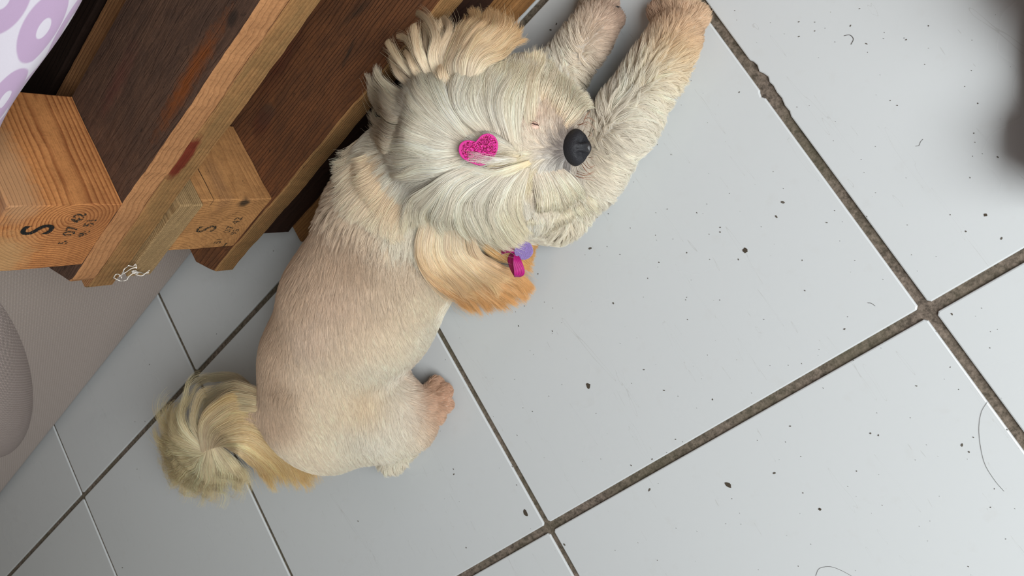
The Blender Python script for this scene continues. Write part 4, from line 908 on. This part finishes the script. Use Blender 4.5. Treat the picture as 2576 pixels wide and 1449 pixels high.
# ---- nose
FWn = FW.copy(); UPn = np.array([0, 0, 1.0]) - FWn * FWn[2]; UPn /= np.linalg.norm(UPn); SDn = np.cross(UPn, FWn)
s = NT('black_nose_leather'); v = s.obj_coord(); vo = s.node('ShaderNodeTexVoronoi'); vo.inputs['Scale'].default_value = 1100; s.link(v, vo.inputs['Vector'])
s.base(col4((34, 34, 38))); s.bump(vo.outputs['Distance'], .5, .0004); M_NOSE = s.set(.58, .35)
bm = bmesh.new(); bmesh.ops.create_uvsphere(bm, u_segments=48, v_segments=32, radius=1)
for q in bm.verts:
    a, b, c = q.co.x, q.co.y, q.co.z          # forward, side, up
    wdt = 1.0 - .18 * max(0, c) + .06 * a
    co = np.array([np.sign(a) * abs(a) ** 1.2 * .0112, b * .0146 * wdt, c * .0100])
    for sg in (-1, 1):
        d_ = math.hypot((a - .80) / .30, (b - sg * .44) / .17) if c > -.2 else 9
        k_ = 1 - .40 * math.exp(-d_ ** 2.5) * (c > -.2)
        d2 = math.hypot((a - .62) / .12, (b - sg * .66) / .14) if c > -.2 else 9
        co *= k_ * (1 - .12 * math.exp(-d2 * d2))
    co *= 1 - .14 * math.exp(-(b / .05) ** 2) * (a > .45)
    q.co = Vector(FWn * co[0] + SDn * co[1] + UPn * co[2])
NC = P(1447, 371, .080)
obj('nose', bm_mesh(bm, True), M_NOSE, dog, tuple(NC))
bm = bmesh.new(); bmesh.ops.create_uvsphere(bm, u_segments=24, v_segments=14, radius=1)
for q in bm.verts: q.co = Vector(FWn * q.co.x * .006 + SDn * q.co.y * .0085 * (1 - .25 * q.co.x) + UPn * q.co.z * .003)
obj('lip', bm_mesh(bm, True), mat_plain('black_lip', (34, 30, 32), .35, .5), dog, tuple(P(1470, 372, .0655)))
# ---- eyes, shut
M_LID = mat_plain('pink_eyelid', (214, 178, 160), .5, .4); M_SLIT = mat_plain('dark_lid_line', (64, 34, 28), .5, .4)
for (ex, ey, sg) in ((1345, 316, 1), (1352, 478, -1)):
    e0 = hit(ex, ey, .0003); nn = grad(e0[None])[0]
    lx = CR[0] - nn * (CR[0] @ nn); lx /= np.linalg.norm(lx); ly = np.cross(nn, lx)
    bm = bmesh.new(); bmesh.ops.create_uvsphere(bm, u_segments=24, v_segments=12, radius=1)
    for q in bm.verts: q.co = Vector(lx * q.co.x * .0042 + ly * q.co.y * .0036 + nn * q.co.z * .0022)
    ey_ = obj('eyelid', bm_mesh(bm, True), M_LID, dog, tuple(e0))
    pts = [e0 + lx * x * .0034 + ly * (y * .0022) * sg + nn * (.0026 - .0012 * x * x) for x, y in ((-1, .6), (-.5, .15), (0, 0), (.5, -.05), (1, -.5))]
    vs, fs = tube(smooth_path(np.array(pts) - e0, 12), .00045, 6, lambda t: math.sin(math.pi * (.1 + .8 * t)))
    for k in range(7):
        b_ = np.array(pts[2]) + lx * (k - 3) * .0009; a, b = tube(smooth_path(np.array([b_, b_ - lx * .0015 + ly * sg * .0012 * (k % 3 - 1) + nn * .001, b_ - lx * .0038 + ly * sg * .0022 * (k % 3 - 1) + nn * .0012]) - e0, 6), .00010, 4)
        o = len(vs); vs += a; fs += [tuple(i + o for i in q) for q in b]
    obj('lid_line', mesh_from(vs, fs, True), M_SLIT, ey_, tuple(e0))
# ---- whiskers
M_WH = mat_plain('brown_whisker', (150, 84, 48), .4, .4); M_WP = mat_plain('pale_whisker', (225, 200, 170), .4, .4)
W = [((1455, 316), (1478, 306), (1500, 326)), ((1452, 314), (1470, 312), (1488, 322)), ((1468, 306), (1476, 290), (1487, 278)), ((1474, 404), (1484, 420), (1497, 416)), ((1466, 408), (1480, 424), (1492, 420)), ((1450, 430), (1478, 438), (1501, 427)),
     ((1446, 434), (1472, 441), (1496, 432)), ((1430, 434), (1465, 447), (1503, 447)), ((1440, 440), (1470, 450), (1500, 455)), ((1462, 412), (1474, 430), (1484, 434)), ((1478, 330), (1488, 336), (1490, 345)), ((1480, 396), (1488, 398), (1486, 404)), ((1470, 300), (1482, 296), (1500, 306)), ((1478, 345), (1484, 342), (1489, 338))]
vs, fs = [], []
for w3 in W:
    for rp in range(2):
        jx, jy = rng.normal(0, 1.6, 2) * rp
        p = [P(w3[0][0], w3[0][1], .074), P(w3[1][0] + jx, w3[1][1] + jy, .078), P(w3[2][0] + 2 * jx, w3[2][1] + 2 * jy, .076)]
        a, b = tube(smooth_path(p, 10), .00017, 5, lambda t: 1.05 - .8 * t); o = len(vs); vs += a; fs += [tuple(i + o for i in q) for q in b]
obj('whiskers', mesh_from(vs, fs, True), M_WH, dog)['kind'] = 'stuff'
# ---- claws
M_CLAW = mat_plain('dark_claw', (44, 38, 38), .35, .5)
for c3 in (((1538, 24, .016), (1552, 17, .018), (1564, 20, .008)), ((1535, 92, .014), (1543, 98, .013), (1541, 108, .006)), ((1500, 146, .016), (1510, 140, .015), (1520, 136, .008)),
           ((1128, 984, .010), (1134, 988, .009), (1138, 994, .004)), ((1128, 1030, .010), (1134, 1030, .009), (1137, 1028, .003)),
           ((1760, 38, .012), (1770, 36, .011), (1778, 36, .004)), ((1500, -8, .014), (1504, -20, .013), (1508, -30, .005)), ((1695, -14, .013), (1698, -26, .012), (1702, -36, .004))):
    vs, fs = tube(smooth_path([P(*q) for q in c3], 8), .0016, 8, lambda t: 1.05 - t); obj('claw', mesh_from(vs, fs, True), M_CLAW, dog)

# ================================================================== hair clips
def on_plane(x, y, c, n):
    v = ray(x, y); return CC + v * ((c - CC) @ n) / (v @ n)
def plate(px, c, n, th, bev=.0005):
    """a flat piece whose outline is given where the photograph shows it, lying in the plane c, n"""
    pts = [on_plane(x, y, c, n) - c for x, y in px]
    bm = bmesh.new(); b = [bm.verts.new(Vector(q)) for q in pts]; t = [bm.verts.new(Vector(q + n * th)) for q in pts]; k = len(px)
    bm.faces.new(t); bm.faces.new(b[::-1])
    for i in range(k): bm.faces.new((b[i], b[(i + 1) % k], t[(i + 1) % k], t[i]))
    bmesh.ops.recalc_face_normals(bm, faces=bm.faces)
    if bev:
        e = [e for e in bm.edges if all(abs(Vector(n).dot(v.co) - th) < 1e-5 for v in e.verts)]
        bmesh.ops.bevel(bm, geom=e, offset=bev, segments=2, affect='EDGES', profile=.5)
    return bm
hc = hit(1206, 382, .0125); hn = grad(hit(1206, 382, .0)[None])[0]; hn = hn * .7 - CR[2] * .3; hn /= np.linalg.norm(hn)
HO = smooth_path([(1197, 357), (1203, 350), (1213, 340), (1228, 336), (1242, 341), (1251, 354), (1253, 370), (1249, 384), (1240, 398), (1226, 411), (1211, 417), (1194, 413), (1177, 406), (1162, 396), (1155, 382), (1156, 367), (1164, 357), (1176, 353), (1188, 354), (1197, 357)], 61)[:-1]
M_FOAM = mat_plain('magenta_foam', (206, 46, 140), .55, .35)
heart = empty('hair_clip', tuple(hc)); tag(heart, 'magenta glitter heart hair clip on top of the dog head', 'hair clip')
obj('heart', bm_mesh(plate(HO, hc, hn, .0022)), M_FOAM, heart, tuple(hc))
M_GL = NT('magenta_glitter'); M_GL.base(col4((190, 14, 96))); M_GL.set(.18, .8, Metallic=.85); M_GL = M_GL.m
M_GD = NT('dark_glitter'); M_GD.base(col4((120, 8, 52))); M_GD.set(.3, .6, Metallic=.5); M_GD = M_GD.m
HOa = np.array(HO)
def inside(x, y, poly):
    r_ = False; j = len(poly) - 1
    for i in range(len(poly)):
        xi, yi = poly[i]; xj, yj = poly[j]
        if (yi > y) != (yj > y) and x < (xj - xi) * (y - yi) / (yj - yi) + xi: r_ = not r_
        j = i
    return r_
ctr = HOa.mean(0); inner = (HOa - ctr) * .90 + ctr + [2.0, 1.5]
gv_, gf, gm = [], [], []
hx = CR[0] - hn * (CR[0] @ hn); hx /= np.linalg.norm(hx); hy_ = np.cross(hn, hx)
while len(gf) < 1500:
    x, y = rng.uniform(1152, 1256), rng.uniform(334, 418)
    if not inside(x, y, inner): continue
    c = on_plane(x, y, hc + hn * .00235, hn) - hc; tl = rng.normal(0, .28, 2); r_ = rng.uniform(.00016, .00034); o = len(gv_)
    for k in range(6):
        a = math.pi / 3 * k; u_, w_ = r_ * math.cos(a), r_ * math.sin(a); gv_.append(c + hx * u_ + hy_ * w_ + hn * (u_ * tl[0] + w_ * tl[1] + .00008))
    gf.append(tuple(range(o, o + 6))); gm.append(0 if rng.random() < .45 else 1)
me = mesh_from(gv_, gf); g_ = obj('glitter', me, [M_GL, M_GD], heart, tuple(hc)); me.polygons.foreach_set('material_index', gm); g_['kind'] = 'stuff'
# felt disc and ribbon loop on the ear
bc = P(1318, 630, .064); bn = -CR[2] * .75 + np.array([0, 0, .5]); bn /= np.linalg.norm(bn)
bow = empty('hair_bow', tuple(bc)); tag(bow, 'lilac felt disc with magenta ribbon loop clipped in the ear hair', 'hair bow')
s = NT('lilac_felt'); v = s.obj_coord(); n1 = s.noise(v, 1500, 4, .8); n2 = s.noise(v, 500, 3)
s.base(s.mix(s.ramp(n1, [(.45, (0, 0, 0)), (.62, (1, 1, 1))]), col4((160, 132, 204)), col4((124, 108, 150)))); s.bump(s.math('ADD', n1, n2), .9, .0008); M_FELT = s.set(.95, .1, Sheen_Weight=.4)
bm = plate([(1318 + 23.5 * math.cos(a) * (1 + .02 * math.sin(5 * a)), 630 + 23.5 * math.sin(a)) for a in np.linspace(0, 2 * math.pi, 48, endpoint=False)], bc, bn, .0016, .0004)
obj('felt_disc', bm_mesh(bm), M_FELT, bow, tuple(bc))
s = NT('magenta_grosgrain'); u = s.node('ShaderNodeUVMap'); sp = s.node('ShaderNodeSeparateXYZ'); s.link(u.outputs[0], sp.inputs[0])
wv = s.math('ABSOLUTE', s.math('SINE', s.math('MULTIPLY', sp.outputs[0], math.pi / .0009)))
s.base(s.mix(wv, col4((150, 10, 92)), col4((214, 30, 146)))); s.bump(wv, .8, .0005); M_RIB = s.set(.42, .5)
def ribbon(path, wd, name):
    """path: list of points; wd: width vector per point"""
    n = 40; p = smooth_path(path, n); w_ = smooth_path(wd, n); vs, fs = [], []
    for i in range(n):
        for k in range(7): vs.append(p[i] + w_[i] * (k / 6 - .5) - bc)
    for i in range(n - 1):
        for k in range(6): fs.append((i * 7 + k, i * 7 + k + 1, (i + 1) * 7 + k + 1, (i + 1) * 7 + k))
    me = mesh_from(vs, fs, True); uv = me.uv_layers.new(name='UVMap')
    for l in me.loops:
        i, k = divmod(l.vertex_index, 7); uv.data[l.index].uv = (k / 6 * .009, i / n * .05)
    o = obj(name, me, M_RIB, bow, tuple(bc)); md = o.modifiers.new('thickness', 'SOLIDIFY'); md.thickness = .0005
    return o
wr = CR[0] * .0055 + CR[2] * -.002; wf = CR[0] * .0040 - CR[2] * .006
A0 = P(1297, 636, .066); 
ribbon([A0, P(1301, 655, .069), P(1306, 680, .068), P(1305, 692, .0665), P(1299, 695, .062), P(1291, 678, .058), P(1284, 655, .058), P(1287, 640, .061), A0 - CR[0] * .001],
       [wr * .5, wr * 1.3, wr * 1.7 , wr * 1.5 , wf * 1.0, wf * 1.3, wf * 1.3, wf * 1.0, wr * .5], 'ribbon_loop')
ribbon([P(1297, 636, .067), P(1285, 628, .068), P(1272, 628, .067), P(1262, 634, .064)], [CR[1] * .002, CR[1] * .005, CR[1] * .006, CR[1] * .005], 'ribbon_tail')
